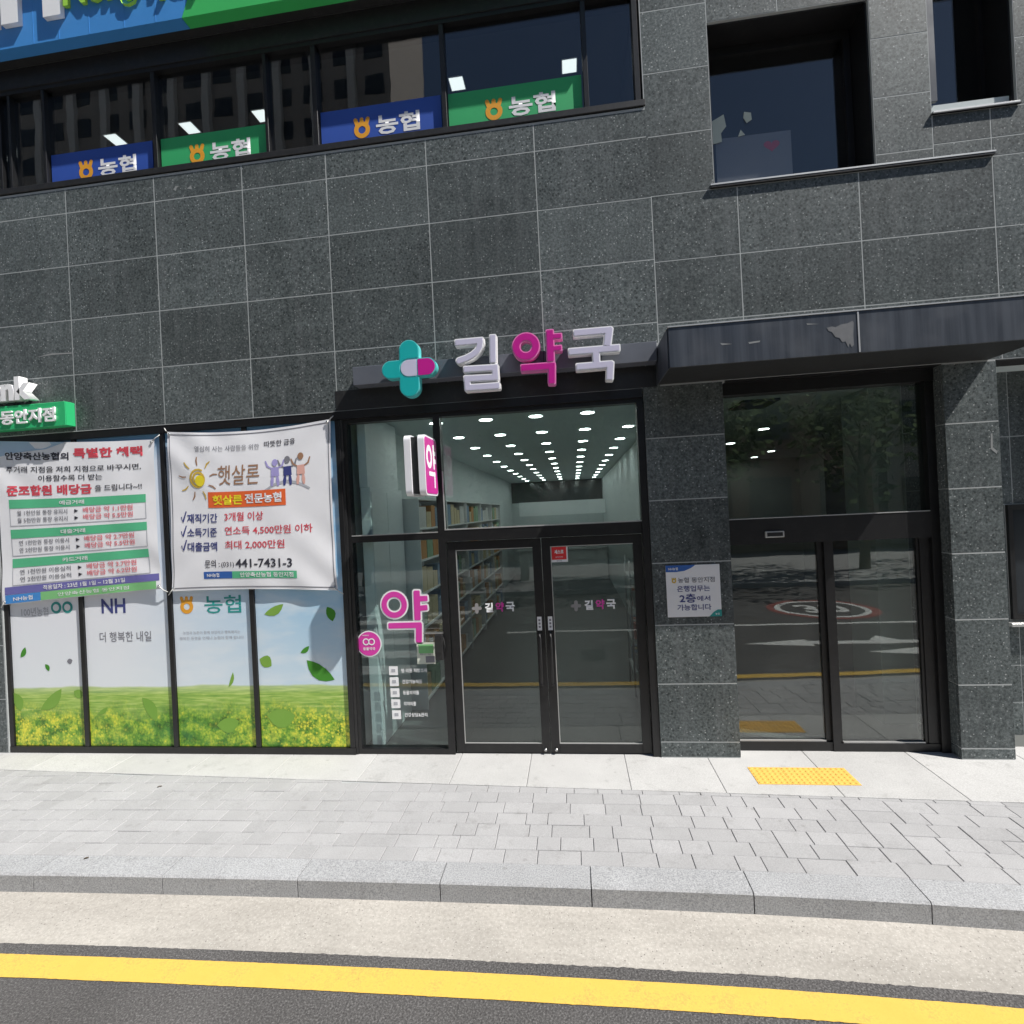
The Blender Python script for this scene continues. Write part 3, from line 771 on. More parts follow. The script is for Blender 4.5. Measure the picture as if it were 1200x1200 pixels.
# --- entrance canopy
cn = boxes('entrance_canopy', [(.865, 3.715, -.60, .004, 3.545, 3.855)], 'soffit', B)
for a, b in ((.86, 2.325), (2.331, 3.72)):
    boxes('fascia_panel', [(a, b, -.625, -.602, 3.537, 3.866)], 'canopy steel', cn, bevel=.002)
boxes('fascia_panel', [(.852, .863, -.60, -.002, 3.538, 3.866)], 'canopy steel', cn, bevel=.001)
boxes('flashing', [(.855, 3.725, -.632, .0, 3.868, 3.878)], 'bright trim', cn)
boxes('flashing', [(.855, 3.6, -.05, -.004, 3.9, 3.93)], 'sealant', cn)
boxes('joint_cover', [(2.322, 2.334, -.629, -.6255, 3.54, 3.864)], 'bright trim', cn)
# torn bare patch on the fascia
flat('bare_patch', [wp(a, b, -.627) for a, b in [(969, 384), (975, 382.5), (979, 383.5), (986, 380), (993, 379), (999, 376), (1000.5, 378), (1000, 392), (1000.8, 404), (998, 407), (996, 402), (994, 407), (991, 400), (987, 401), (984, 396), (979, 395), (975, 389), (971, 388)]], -.627, 'bare steel', cn)
# --- shop awning band that carries the letters
aw = boxes('sign_band', [(-2.09, .845, -.15, -.003, 3.735, 3.915)], 'band steel', B, bevel=.003)
for xx in (-1.42, -.2): boxes('band_joint', [(xx-.003, xx+.003, -.1515, -.149, 3.737, 3.913)], 'black metal', aw)
boxes('lintel_panel', [(-2.38, .715, -.006, .05, 3.44, 3.522)], 'black metal', B)
boxes('head_shade_sheet', [(-2.35, .86, -.0045, .0035, 3.53, 3.73)], 'worn black metal', B)  # dark sheet over the stone, standing in for shade under the band

# --- poster-window frame (left)
lw = boxes('poster_window', [(-6.36, -2.32, .005, .15, 3.44, 3.52), (-6.36, -2.32, .008, .15, 0.002, .07), (-6.36, -6.345, .02, .15, .07, 3.44), (-2.335, -2.32, .04, .15, .07, 3.44)], 'black metal', B)
lm = [-6.335, -5.40, -4.335, -3.39, -2.355]
for x in lm: boxes('mullion', [(x-.026, x+.026, .012, .15, .07, 3.44)], 'black metal', lw, bevel=.003)
boxes('column_strip', [(-2.327, -2.30, .02, .14, .0, 3.44)], 'worn black metal', lw)
for i in range(4):
    boxes('pane', [(lm[i]+.026, lm[i+1]-.026, .040, .048, .07, 3.44)], G_SHOP, lw)

# --- pharmacy shopfront frame
PY0, PY1 = .03, .13
sf = boxes('shopfront_frame', [(-2.30, .72, PY0, PY1, 3.40, 3.44), (-2.30, -2.262, PY0, PY1, .002, 3.40), (-1.355, -1.285, PY0, PY1, .002, 3.40), (.655, .72, PY0-.02, PY1, .002, 3.40),
                               (-2.262, -1.355, PY0, PY1, 2.17, 2.235), (-1.285, .655, PY0, PY1, 2.14, 2.255), (-2.262, -1.355, PY0, PY1, .002, .055)], 'black metal', B)
boxes('bright_bead', [(-1.284, .655, PY0-.004, PY0+.02, 2.256, 2.268)], 'bright trim', sf)
boxes('bright_bead', [(-2.262, -1.355, PY0-.004, PY0+.02, 2.236, 2.246)], 'bright trim', sf)
boxes('bright_bead', [(-1.284, -1.276, PY0-.002, PY0+.02, 2.268, 2.85)], 'bright trim', sf)
boxes('pane', [(-2.262, -1.355, .075, .085, 2.246, 3.40)], G_SHOP, sf)
boxes('pane', [(-2.262, -1.355, .075, .085, .055, 2.17)], G_SHOP, sf)
boxes('pane', [(-1.285, .655, .075, .085, 2.268, 3.40)], G_SHOP, sf)
def door(x0, x1, hs):
    st = .085
    d = boxes('shop_door', [(x0, x0+st, .055, .105, .012, 2.135), (x1-st, x1, .055, .105, .012, 2.135), (x0+st, x1-st, .055, .105, 2.05, 2.135), (x0+st, x1-st, .055, .105, .012, .10)], 'black metal', B, bevel=.002)
    boxes('pane', [(x0+st, x1-st, .075, .085, .10, 2.05)], G_DOOR, d)
    for z0, z1 in ((.10, .108), (2.042, 2.05)): boxes('glazing_bead', [(x0+st, x1-st, .06, .074, z0, z1)], 'bright trim', d)
    xa = x0+st if hs > 0 else x1-st
    boxes('glazing_bead', [(x0+st, x0+st+.007, .06, .074, .108, 2.042)], 'bright trim', d)
    hx = x1-.05 if hs > 0 else x0+.05
    h = tube('handle', [(hx, .055, .68), (hx, .012, .69), (hx, .0, .72), (hx, .0, 1.16), (hx, .012, 1.19), (hx, .055, 1.20)], .013, 'worn black metal', d)
    boxes('push_label', [(hx-.022, hx+.022, .051, .0545, 1.225, 1.36)], 'print white', d)
    for k in range(3): lettering('■', hx, 1.26+.033*k, .02, .0503, 'print grey', d)
    tube('floor_lock', [(hx-.0, .03, .05), (hx, .055, .05)], .014, 'steel', d)
    return d
door(-1.275, -.328, 1); door(-.322, .648, -1)
# --- entrance (lobby) doors
EY = .13
en = boxes('entrance_frame', [(1.455, 3.336, EY-.02, EY+.12, 3.42, 3.53), (3.26, 3.336, EY-.01, EY+.12, .002, 3.42), (1.458, 1.475, EY, EY+.12, .002, 3.42),
                              (1.475, 3.26, EY-.02, EY+.15, 1.985, 2.225), (2.335, 2.40, EY+.01, EY+.11, .002, 1.985), (1.475, 2.335, EY+.02, EY+.10, .002, .085), (2.40, 3.26, EY+.01, EY+.10, .002, .075), (3.17, 3.26, EY+.02, EY+.11, .075, 1.985)], 'black metal', B)
boxes('pane', [(1.475, 3.26, EY+.05, EY+.06, 2.225, 3.42)], G_LOBBY, en)
dl = boxes('sliding_door', [(2.285, 2.335, EY+.04, EY+.085, .085, 1.985), (1.475, 1.485, EY+.04, EY+.085, .085, 1.985)], 'black metal', B)
boxes('pane', [(1.485, 2.285, EY+.055, EY+.067, .085, 1.985)], G_LOBBY, dl)
dr = boxes('fixed_sidelight', [(2.40, 2.425, EY+.03, EY+.075, .075, 1.985), (3.145, 3.17, EY+.03, EY+.075, .075, 1.985)], 'black metal', B)
boxes('pane', [(2.425, 3.145, EY+.045, EY+.057, .075, 1.985)], G_LOBBY, dr)
boxes('bright_bead', [(1.478, 3.25, EY-.024, EY+.0, 2.226, 2.234)], 'bright trim', en)
boxes('bright_bead', [(1.49, 2.28, EY+.03, EY+.05, .086, .10)], 'bright trim', dl)
boxes('bright_bead', [(2.43, 3.14, EY+.02, EY+.045, .076, .088)], 'bright trim', dr)
sx, sz = wp(907, 626, EY-.02)
sn = boxes('door_sensor', [(sx-.085, sx+.085, EY-.045, EY-.02, sz-.03, sz+.03)], 'bright trim', en, bevel=.004)
boxes('sensor_window', [(sx-.07, sx+.07, EY-.048, EY-.0445, sz-.018, sz+.018)], 'rubber', sn)

# ================================================================== INTERIORS
I = lambda o: struct(o)
# pharmacy room
I(boxes('interior_floor', [(-2.3, 1.25, .14, 15, -.02, .003)], 'shop floor'))
I(boxes('interior_ceiling', [(-2.3, 1.25, .14, 15, 3.53, 3.62)], 'ceiling board'))
I(boxes('interior_wall', [(-2.40, -2.30, .16, 15, -.02, 3.53)], 'plaster'))
I(boxes('interior_wall', [(1.15, 1.25, .60, 15, -.02, 3.53)], 'plaster'))
bw_ = I(boxes('interior_wall', [(-2.3, 1.15, 14.6, 14.8, -.02, 2.75)], 'plaster'))
I(boxes('interior_wall', [(-2.3, 1.15, 14.62, 14.8, 2.75, 3.53)], 'mirror dark'))
I(boxes('interior_wall', [(.725, .82, .24, .62, 0, 3.53)], 'cabinet white'))
# downlights on a regular grid in the shop ceiling
proto = None
ORD = ['first', 'second', 'third', 'fourth', 'fifth', 'sixth', 'seventh', 'eighth', 'ninth', 'tenth', 'eleventh', 'twelfth']
CC = ['orange-brown', 'tan', 'blue-grey', 'white', 'green', 'dark red']
DL_grp = 'round downlights in the shop ceiling'
k = 0
for r in range(11):
    for cidx, x in enumerate((-1.59, -.98, -.38, .23, .83)):
        if r == 0 and cidx in (4,): continue
        y = 1.07+1.25*r
        if proto is None:
            proto = empty('downlight', (x, y, 3.525))
            vs = [(x+.075*math.cos(2*math.pi*i/20), y+.075*math.sin(2*math.pi*i/20), 3.526) for i in range(20)]
            mk('lamp_disc', vs, [tuple(range(19, -1, -1))], glow('downlight glow', (1.0, .98, .94), 19.0), proto)
            n = 20; vs = []; fs = []
            for i in range(n):
                t_ = 2*math.pi*i/n
                vs += [(x+.078*math.cos(t_), y+.078*math.sin(t_), 3.528), (x+.09*math.cos(t_), y+.09*math.sin(t_), 3.522)]
                j = (i+1) % n; fs.append((2*i, 2*i+1, 2*j+1, 2*j))
            mk('trim_ring', vs, fs, 'shelf white', proto)
            o = proto
        else:
            o = proto.copy(); COL.objects.link(o); o.location = (x, y, 3.525)
            for ch in list(proto.children):
                c2 = ch.copy(); COL.objects.link(c2); c2.parent = o
        tag(o, 'lit round shop downlight, %s row from the window, %s from the left' % (ORD[r], ORD[cidx]), 'ceiling light', DL_grp)
# left wall shelving with cartons
cart = [boxes('carton', [(-.5, .5, -.5, .5, 0, 1)], 'carton %d' % i) for i in range(6)]
cmesh = [c.data for c in cart]
for c in cart: bpy.data.objects.remove(c)
for u in range(5):
    y0 = 1.2+u*1.45; y1 = y0+1.40
    s = empty('shelving_unit', (-2.08, (y0+y1)/2, 0))
    tag(s, ['white shelving unit nearest the shop window against the left wall', 'second white shelving unit from the shop window', 'third white shelving unit from the shop window', 'fourth white shelving unit from the shop window', 'white shelving unit farthest from the shop window'][u], 'shelving', 'white shelving along the shop wall')
    boxes('back_panel', [(-2.295, -2.28, y0, y1, .02, 2.64)], 'shelf white', s)
    boxes('side_panel', [(-2.28, -1.9, y0, y0+.02, .003, 2.64)], 'shelf white', s)
    boxes('side_panel', [(-2.28, -1.9, y1-.02, y1, .003, 2.64)], 'shelf white', s)
    for z in (.10, .55, 1.0, 1.42, 1.84, 2.24, 2.62):
        boxes('shelf', [(-2.28, -1.9, y0+.02, y1-.02, z, z+.02)], 'shelf white', s)
    for z in (.12, .57, 1.02, 1.44, 1.86, 2.26):
        y = y0+.06; q = 0
        while y < y1-.16:
            w = random.uniform(.16, .36); h = random.uniform(.20, .33); ci = random.choice([0, 0, 1, 1, 2, 3, 3, 4])
            if y+w > y1-.03: break
            o = bpy.data.objects.new('carton', cmesh[ci]); COL.objects.link(o)
            o.location = (-2.03, y+w/2, z+.001); o.scale = (.2, w-.012, h)
            tag(o, '%s carton, %s from the window end, %s shelf of the %s white shelving unit' % (CC[ci], ORD[q], {.12: 'bottom', .57: 'fifth', 1.02: 'fourth', 1.44: 'third', 1.86: 'second', 2.26: 'top'}[z], ORD[u]), 'carton', 'cartons on the wall shelving'); q += 1
            y += w+.01
# counter at the back and gondola
ct = empty('counter', (-.3, 12.6, 0)); tag(ct, 'white service counter across the back of the pharmacy', 'counter')
boxes('counter_front', [(-1.9, 1.1, 12.6, 12.65, .003, 1.05)], 'shelf white', ct); boxes('counter_top', [(-1.95, 1.12, 12.5, 13.1, 1.05, 1.09)], 'shelf white', ct)
boxes('bulkhead', [(-1.8, 1.1, 12.4, 12.6, 2.25, 2.72)], 'cabinet white', ct)
rk = empty('wire_rack', (.85, 1.9, 0)); tag(rk, 'tall wire display rack just inside the right door leaf', 'rack')
for xx in (.68, 1.08):
    for yy in (1.6, 2.2): tube('upright', [(xx, yy, .003), (xx, yy, 1.75)], .012, 'steel', rk)
for z in (.3, .7, 1.1, 1.5): boxes('rack_shelf', [(.67, 1.09, 1.59, 2.21, z, z+.015)], 'shelf white', rk)
for z in (.32, .72, 1.12):
    for q in range(4):
        ci = random.randrange(6); o = bpy.data.objects.new('carton', cmesh[ci]); COL.objects.link(o)
        o.location = (.86, 1.68+q*.145, z); o.scale = (.3, .11, .2)
        tag(o, '%s carton, %s from the front, %s shelf of the wire rack' % (CC[ci], ORD[q], {.32: 'bottom', .72: 'middle', 1.12: 'upper'}[z]), 'carton', 'cartons on the wire rack')
# white boxed pier and tall cabinet right behind the side pane
pc = empty('display_cabinet', (-1.97, .4, 0)); tag(pc, 'tall pale white cabinet standing behind the narrow side pane', 'cabinet')
boxes('cabinet_body', [(-2.20, -2.095, .15, 1.16, .004, 2.74)], 'cabinet white', pc, bevel=.004)
boxes('cabinet_door', [(-2.094, -2.088, .17, .62, .05, 2.70)], 'cabinet white', pc, bevel=.001)
boxes('cabinet_door', [(-2.094, -2.088, .63, 1.14, .05, 2.70)], 'cabinet white', pc, bevel=.001)
boxes('top_board', [(-2.21, -2.12, .16, 1.10, 2.742, 3.52)], 'cabinet white', pc, bevel=.003)
# lobby behind the automatic door
I(boxes('interior_floor', [(1.3, 7, .26, 10, -.02, .003)], 'shop floor'))
I(boxes('interior_ceiling', [(1.3, 7, .26, 10, 3.53, 3.62)], 'ceiling board'))
I(boxes('interior_wall', [(1.25, 1.35, .62, 10, -.02, 3.53)], 'lobby wall'))
I(boxes('interior_wall', [(1.35, 7, 9.8, 10, -.02, 3.53)], 'lobby wall'))
I(boxes('interior_wall', [(6.2, 6.35, .8, 9.8, -.02, 3.53)], 'lobby wall'))
I(boxes('interior_wall', [(3.12, 3.7, .75, 1.3, -.02, 3.53)], 'lobby wall'))

for i, (px, py) in enumerate([(895, 503), (856, 520), (904, 529), (884, 536)]):
    d = ray(px, py); t_ = (3.525-CAM[2])/d[2]; p = CAM+t_*d
    o = proto.copy(); COL.objects.link(o); o.location = (p[0], p[1], 3.525)
    for ch in list(proto.children):
        c2 = ch.copy(); COL.objects.link(c2); c2.parent = o
    tag(o, 'lit lobby downlight above the automatic door, %s nearest of four' % ORD[i], 'ceiling light', 'downlights in the lobby')
vt = tag(boxes('ceiling_vent', [(1.95, 2.35, 1.0, 1.5, 3.505, 3.53)], 'black metal'), 'square dark ceiling vent in the entrance lobby', 'vent')
# bank floor behind the ribbon window
I(boxes('interior_floor', [(-9, .86, .25, 8, 5.98, 6.06)], 'dark interior'))
I(boxes('interior_ceiling', [(-9, .86, .15, 8, 7.62, 7.7)], 'dark interior'))
I(boxes('interior_wall', [(-9, .86, 8, 8.1, 6, 7.7)], 'dark interior'))
I(boxes('interior_wall', [(-9.1, -9, .25, 8, 6, 7.7)], 'dark interior'))
I(boxes('interior_wall', [(.87, 1.0, .62, 8, 5.3, 7.7)], 'dark interior'))
for i, (x, y) in enumerate([(-5.78, 1.16), (-4.70, 1.15), (-3.68, 1.13), (-1.13, 1.09), (.22, 1.08)]):
    o = empty('panel_light', (x, y, 7.6)); boxes('lamp_panel', [(x-.082, x+.082, y-.09, y+.09, 7.607, 7.617)], glow('panel glow', (.92, 1.0, .95), 1.0), o)
    boxes('lamp_frame', [(x-.092, x+.092, y-.1, y+.1, 7.611, 7.619)], 'shelf white', o)
    tag(o, ['lit square ceiling panel above the leftmost blue banner', 'lit square ceiling panel above the left end of the left green banner', 'lit square ceiling panel above the right end of the left green banner', 'lit square ceiling panel above the left end of the rightmost green banner', 'lit square ceiling panel above the right end of the rightmost green banner'][i], 'ceiling light', 'square lit panels in the upper floor ceiling')
I(boxes('interior_floor', [(1.0, 6, .62, 8, 5.1, 5.2)], 'dark interior')); I(boxes('interior_ceiling', [(1.0, 6, .6, 8, 7.6, 7.7)], 'dark interior')); I(boxes('interior_wall', [(1.0, 6, 5, 5.1, 5.2, 7.6)], 'dark interior'))
I(boxes('sun_block_roof', [(-14, 9, .3, 16, 9.9, 10.1)], 'soffit')); I(boxes('interior_wall', [(6.0, 6.1, .6, 8, -.02, 9.9)], 'dark interior'))  # unseen top slab, added to block the sun from the rooms
I(boxes('interior_wall', [(-14, -2.4, .8, .9, 0, 6)], 'dark interior'))

# ================================================================== SIGNS
# --- main pharmacy letters
LY = -.27
Z6 = lambda x, y: wp(380+x/3, 360+y/3, LY)
UP = 1/ (3*120.0)*0.945                       # metres per zoomed pixel at that plane
sg = empty('letter_sign', (-.5, LY, 3.5)); tag(sg, 'raised white and magenta shop name lettering with a teal cross over the doors', 'sign')
def S(a, b, w=26, c=.35): return lambda X, Z: seg_d(X, Z, Z6(*a), Z6(*b), w*UP/2, c)
def glyph(parts, bb, face, trim, nm):
    f = union(parts); a = Z6(bb[0], bb[3]); b = Z6(bb[2], bb[1]); B_ = (a[0]-.03, b[0]+.03, a[1]-.05, b[1]+.05)
    o = link(nm, contour_mesh(f, B_, 0.0, 110, LY, .085), trim, sg)
    link('face', contour_mesh(f, B_, -.011, 110, LY-.004, .006), face, o)
    return o
glyph([S((470, 124), (548, 117)), *[(lambda X, Z, a=a, b=b: cap_d(X, Z, Z6(*a), Z6(*b), 13.2*UP)) for a, b in zip([(547, 122), (546, 138), (538, 153), (522, 167), (500, 179)], [(546, 138), (538, 153), (522, 167), (500, 179), (474, 188)])], S((592, 107), (593, 184)), S((500, 218), (600, 212)), S((600, 215), (602, 245)), S((501, 251), (602, 246)), S((502, 252), (504, 280)), S((505, 283), (606, 276))], (455, 90, 625, 300), 'letter face', 'letter trim', 'letter')
glyph([lambda X, Z: ring_d(X, Z, Z6(709, 138), 50*UP, 19*UP), S((793, 92), (796, 178), 30), S((796, 103), (826, 101), 22), S((796, 146), (826, 143), 22), S((703, 213), (800, 206), 28), S((800, 208), (800, 257), 29)], (650, 70, 850, 280), 'magenta', 'magenta trim', 'letter')
glyph([S((888, 90), (1000, 80), 27), S((1001, 84), (996, 122), 30), S((870, 156), (1028, 143), 27), S((955, 150), (957, 195), 28), S((897, 209), (1003, 200), 27), S((1006, 203), (1004, 243), 28)], (850, 60, 1050, 265), 'letter face', 'letter trim', 'letter')
cross = union([lambda X, Z: cap_d(X, Z, Z6(297, 151), Z6(300, 279), 37*UP), lambda X, Z: cap_d(X, Z, Z6(233, 221), Z6(362, 208), 33*UP)])
pill = lambda X, Z: cap_d(X, Z, Z6(297, 214), Z6(361, 208), 31*UP)
_a = Z6(195, 320); _b = Z6(402, 108); BB = (_a[0], _b[0], _a[1], _b[1])
cr = link('cross', contour_mesh(cross, BB, 0.0, 130, LY, .085), 'teal trim', sg)
xm = Z6(327, 211)[0]
link('face', contour_mesh(lambda X, Z: np.maximum(cross(X, Z), -(pill(X, Z)-.004)), BB, -.008, 130, LY-.004, .006), 'teal', cr)
link('pill_half', contour_mesh(lambda X, Z: np.maximum(pill(X, Z), X-xm+.002), BB, -.004, 130, LY-.005, .008), 'letter face', cr)
link('pill_half', contour_mesh(lambda X, Z: np.maximum(pill(X, Z), xm+.002-X), BB, -.004, 130, LY-.005, .008), 'magenta', cr)
for x, z in [(-1.5, 3.84), (-.85, 3.80), (-.25, 3.80), (.3, 3.80)]:
    boxes('bracket', [(x-.02, x+.02, LY+.08, -.148, z-.02, z+.02)], 'band steel', sg)

# --- projecting sign
ps = empty('projecting_sign', (-1.41, -.25, 2.6)); tag(ps, 'projecting double-plate sign, white edged magenta with a white character, on the mullion', 'sign')
def rplate(name, x0, x1, y0, y1, z0, z1, r, mat, parent):
    n = 6; pts = []
    for (cy_, cz_, a0) in ((y1-r, z1-r, 0), (y0+r, z1-r, 90), (y0+r, z0+r, 180), (y1-r, z0+r, 270)):
        for i in range(n+1):
            a = math.radians(a0+90*i/n); pts.append((cy_+r*math.cos(a), cz_+r*math.sin(a)))
    m_ = len(pts); vs = [(x0, y, z) for y, z in pts]+[(x1, y, z) for y, z in pts]
    fs = [tuple(range(m_-1, -1, -1)), tuple(range(m_, 2*m_))]+[(i, (i+1) % m_, (i+1) % m_+m_, i+m_) for i in range(m_)]
    return mk(name, vs, fs, mat, parent)
py0, py1, pz0, pz1 = -.455, -.03, 2.60, 3.16
rplate('plate', -1.375, -1.315, py0, py1, pz0, pz1, .05, 'white plastic', ps)
rplate('plate', -1.505, -1.445, py0, py1, pz0, pz1, .05, 'white plastic', ps)
boxes('core', [(-1.445, -1.375, py0+.025, py1-.01, pz0+.02, pz1-.02)], 'soffit', ps)
rplate('face', -1.3145, -1.311, py0+.018, py1-.018, pz0+.018, pz1-.018, .04, 'magenta', ps)
rplate('face', -1.509, -1.5055, py0+.018, py1-.018, pz0+.018, pz1-.018, .04, 'magenta', ps)
boxes('bracket', [(-1.43, -1.39, py1-.01, .032, 2.75, 2.79), (-1.43, -1.39, py1-.01, .032, 2.98, 3.02)], 'black metal', ps)
def yak(cx, cz, h):                              # the character in local units, 1 = its height
    q = lambda a, b: (cx+(a-.5)*h*.92, cz+(b-.5)*h)
    s_ = lambda a, b, w: (lambda X, Z: seg_d(X, Z, q(*a), q(*b), w*h/2, .4))
    return union([lambda X, Z: ring_d(X, Z, q(.28, .70), .265*h, .135*h), s_((.735, .94), (.745, .50), .125), s_((.75, .815), (.925, .815), .105), s_((.75, .64), (.925, .63), .105), s_((.26, .325), (.80, .325), .10), s_((.775, .325), (.77, .07), .12)])
me = contour_mesh(yak(0, 0, .42), (-.3, .3, -.27, .27), 0.0, 110, 0.0, 0.0)
n_ = len(me.vertices); co = np.empty(n_*3); me.vertices.foreach_get('co', co); co = co.reshape(-1, 3)
co = np.stack([np.full(n_, -1.3095), (py0+py1)/2+co[:, 0]*.88, (pz0+pz1)/2+co[:, 2]], 1); me.vertices.foreach_set('co', co.ravel()); me.update()
link('character', me, 'letter trim', ps)

# --- green branch sign and the white letters above it
gs = empty('branch_sign', (-6.4, -.06, 3.56)); tag(gs, 'green boxed sign with white lettering low on the wall at the left edge', 'sign')
boxes('box', [(-7.6, -5.337, -.11, -.003, 3.572, 3.83)], 'sign green', gs, bevel=.004)
boxes('side_face', [(-5.3365, -5.333, -.106, -.006, 3.577, 3.825)], 'sign green', gs)
lettering('안양축산농협 동안지점', -5.45, 3.70, .155, -.128, 'letter trim', gs, w=1.75, bold=.025, depth=.017, align='R')
wl = tag(lettering('NongHyup Bank', -5.72, 3.97, .33, -.13, 'letter trim', None, w=2.3, bold=.045, depth=.09, align='R', name='wall_letters'), 'raised white letters standing on the green sign at the left edge', 'sign')
# --- big blue and green fascia sign at the top
fs_ = empty('fascia_sign', (-4, -.1, 7.5)); tag(fs_, 'long blue and green fascia sign with raised letters above the upper windows', 'sign')
FB = 7.545; FT = 8.9; FY = -.245
xb, _ = wp(213, 28, FY); xt = xb+.62
flat('blue_panel', [(-12, FB), (xb-.003, FB), (xb+.16, FB+.4), (xt, FT), (-12, FT)], FY, 'fascia blue', fs_, .12)
flat('green_panel', [(xb+.003, FB), (.9, FB), (.9, FT), (xt+.006, FT), (xb+.166, FB+.4)], FY, 'fascia green', fs_, .12)
boxes('back_frame', [(-12, .88, FY+.121, -.013, FB+.02, FT)], 'worn black metal', fs_)
for x in [-6.4, -5.9, -5.35, -5.05, -4.7, -4.3, -3.95]:
    boxes('streak_rib', [(x-.004, x+.004, FY-.002, FY+.02, FB+.004, FT)], 'fascia blue', fs_)  # thin ribs standing in for reflection streaks and letter shadows on the blue
lettering('NH', wp(71, 22, FY-.05)[0], 7.75+.42, .84, FY-.05, 'letter trim', fs_, w=1.5, bold=.05, depth=.047, align='R')
lettering('NongHyup', wp(74, 12, FY-.035)[0], 7.795+.16, .42, FY-.035, 'lime', fs_, w=1.6, bold=.03, depth=.032, align='L')

# --- stone-pillar notice
nt_ = empty('notice_sign', (1.095, -.006, 1.335)); tag(nt_, 'white square notice with blue corner on the dark stone pillar beside the entrance', 'sign')
nx0, nx1, nz0, nz1 = .848, 1.34, 1.335, 1.825; NY = -.009
boxes('board', [(nx0, nx1, NY, -.0015, nz0, nz1)], 'print white', nt_, bevel=.001)
def nf(u, v): return (nx0+(nx1-nx0)*u, nz0+(nz1-nz0)*v)
flat('corner_print', [nf(0, 1), nf(0, .875), nf(.2, .872), nf(.35, .89), nf(.47, .94), nf(.56, 1)], NY-.0015, 'print blue', nt_)
flat('corner_print', [nf(1, 0), nf(1, .13), nf(.93, .13), nf(.86, .09), nf(.79, .02), nf(.77, 0)], NY-.0015, 'print teal', nt_)
lettering('NH농협', nf(.14, 0)[0], nf(0, .935)[1], .026, NY-.003, 'print white', nt_, bold=.02)
coop_logo(*nf(.145, .70), .021, NY-.002, 'print gold', nt_)
lettering('농협 동안지점', nf(.56, 0)[0], nf(0, .71)[1], .05, NY-.002, 'print grey', nt_, w=.335, bold=.012)
lettering('은행업무는', nf(.5, 0)[0], nf(0, .545)[1], .056, NY-.002, 'print navy', nt_, w=.30, bold=.012)
lettering('2층', nf(.385, 0)[0], nf(0, .36)[1], .085, NY-.002, 'print navy', nt_, w=.15, bold=.02)
lettering('에서', nf(.68, 0)[0], nf(0, .35)[1], .05, NY-.002, 'print navy', nt_, w=.12, bold=.012)
lettering('가능합니다', nf(.5, 0)[0], nf(0, .185)[1], .058, NY-.002, 'print navy', nt_, w=.31, bold=.012)
lettering('농협', nf(.92, 0)[0], nf(0, .05)[1], .02, NY-.003, 'print white', nt_)

# --- window film posters
PYY = .034
pnames = ['window film poster of a green field, leftmost pane, pale sky with drifting leaves', 'window film poster of a green field, second pane from the left, with dark slogan',
          'window film poster of a green field, third pane, with orange emblem and teal lettering', 'window film poster of a green field, rightmost pane, bluest sky with leaves']
posters = []
for i in range(4):
    p = tag(rect('window_poster', lm[i]+.028, lm[i+1]-.028, .072, 3.438, PYY, 'poster', None, .003), pnames[i], 'poster', 'field posters on the shop windows')
    posters.append(p)
for nm, (a, b) in {'leaf_a': ((.10, .36, .05), (.05, .20, .03)), 'leaf_b': ((.28, .46, .10), (.16, .34, .05))}.items():
    leaf_mat(nm, a, b)
def leaf(i, px, py, L, W, ang, mat):
    cx, cz = wp(px, py, PYY); n = 14; a = math.radians(ang); pts = []
    for k in range(n):
        t = k/n*2*math.pi; u = math.cos(t)*L/2; v = math.sin(t)*W/2*(1-abs(math.cos(t))**3*.8)+.18*L*(u/L*2)**2*.5
        pts.append((cx+u*math.cos(a)-v*math.sin(a), cz+u*math.sin(a)+v*math.cos(a)))
    flat('printed_leaf', pts, PYY-.002, mat, posters[i])
for L_ in [(0, 28, 765, .13, .06, 60, 'leaf_a'), (0, 56, 782, .09, .05, 120, 'leaf_a'), (0, 82, 775, .07, .06, 10, 'print grey'), (0, 62, 822, .36, .13, 40, 'leaf_b'), (0, 22, 822, .22, .12, 110, 'leaf_b'), (0, 92, 813, .12, .1, 140, 'leaf_b'),
           (1, 177, 830, .30, .13, 120, 'leaf_b'), (1, 121, 834, .14, .05, 30, 'leaf_b'), (2, 272, 797, .17, .04, 70, 'leaf_b'), (2, 204, 800, .08, .05, 60, 'leaf_a'), (2, 268, 850, .26, .16, 10, 'leaf_b'),
           (3, 322, 716, .24, .09, 25, 'leaf_b'), (3, 388, 719, .16, .10, 110, 'leaf_a'), (3, 312, 775, .15, .13, 150, 'leaf_b'), (3, 358, 762, .12, .05, 35, 'leaf_a'), (3, 374, 788, .36, .15, -35, 'leaf_a'), (3, 330, 842, .32, .2, 0, 'leaf_b')]:
    leaf(*L_)
def pt(i, s, px, py, h, mat, w=None, bold=.01):
    x, z = wp(px, py, PYY); lettering(s, x, z, h, PYY-.002, mat, posters[i], w=w, bold=bold)
pt(0, '100년농협', 41, 717, .10, 'print pale grey', .34); 
for dx in (0, .14): flat('emblem_ring', disc_pts(wp(66, 712, PYY)[0]+dx, wp(66, 712, PYY)[1], .065), PYY-.002, 'print teal', posters[0])
for dx in (0, .14): flat('emblem_hole', disc_pts(wp(66, 712, PYY)[0]+dx, wp(66, 712, PYY)[1], .038), PYY-.004, 'print white', posters[0])
pt(1, 'NH', 133, 710, .16, 'print navy', .29, .02); pt(1, '더 행복한 내일', 147, 746, .11, 'print grey', .62, .004)
pt(2, '농협', 261, 708, .19, 'print teal', .42, .01); coop_logo(*wp(219, 711, PYY), .075, PYY-.002, 'logo orange', posters[2])
pt(2, '농업과 농촌이 함께 성장하고 행복해지는', 248, 741, .035, 'print pale grey', .66, 0); pt(2, '행복한 동행을 언제나 농협이 함께 합니다', 248, 747.5, .035, 'print pale grey', .74, 0)

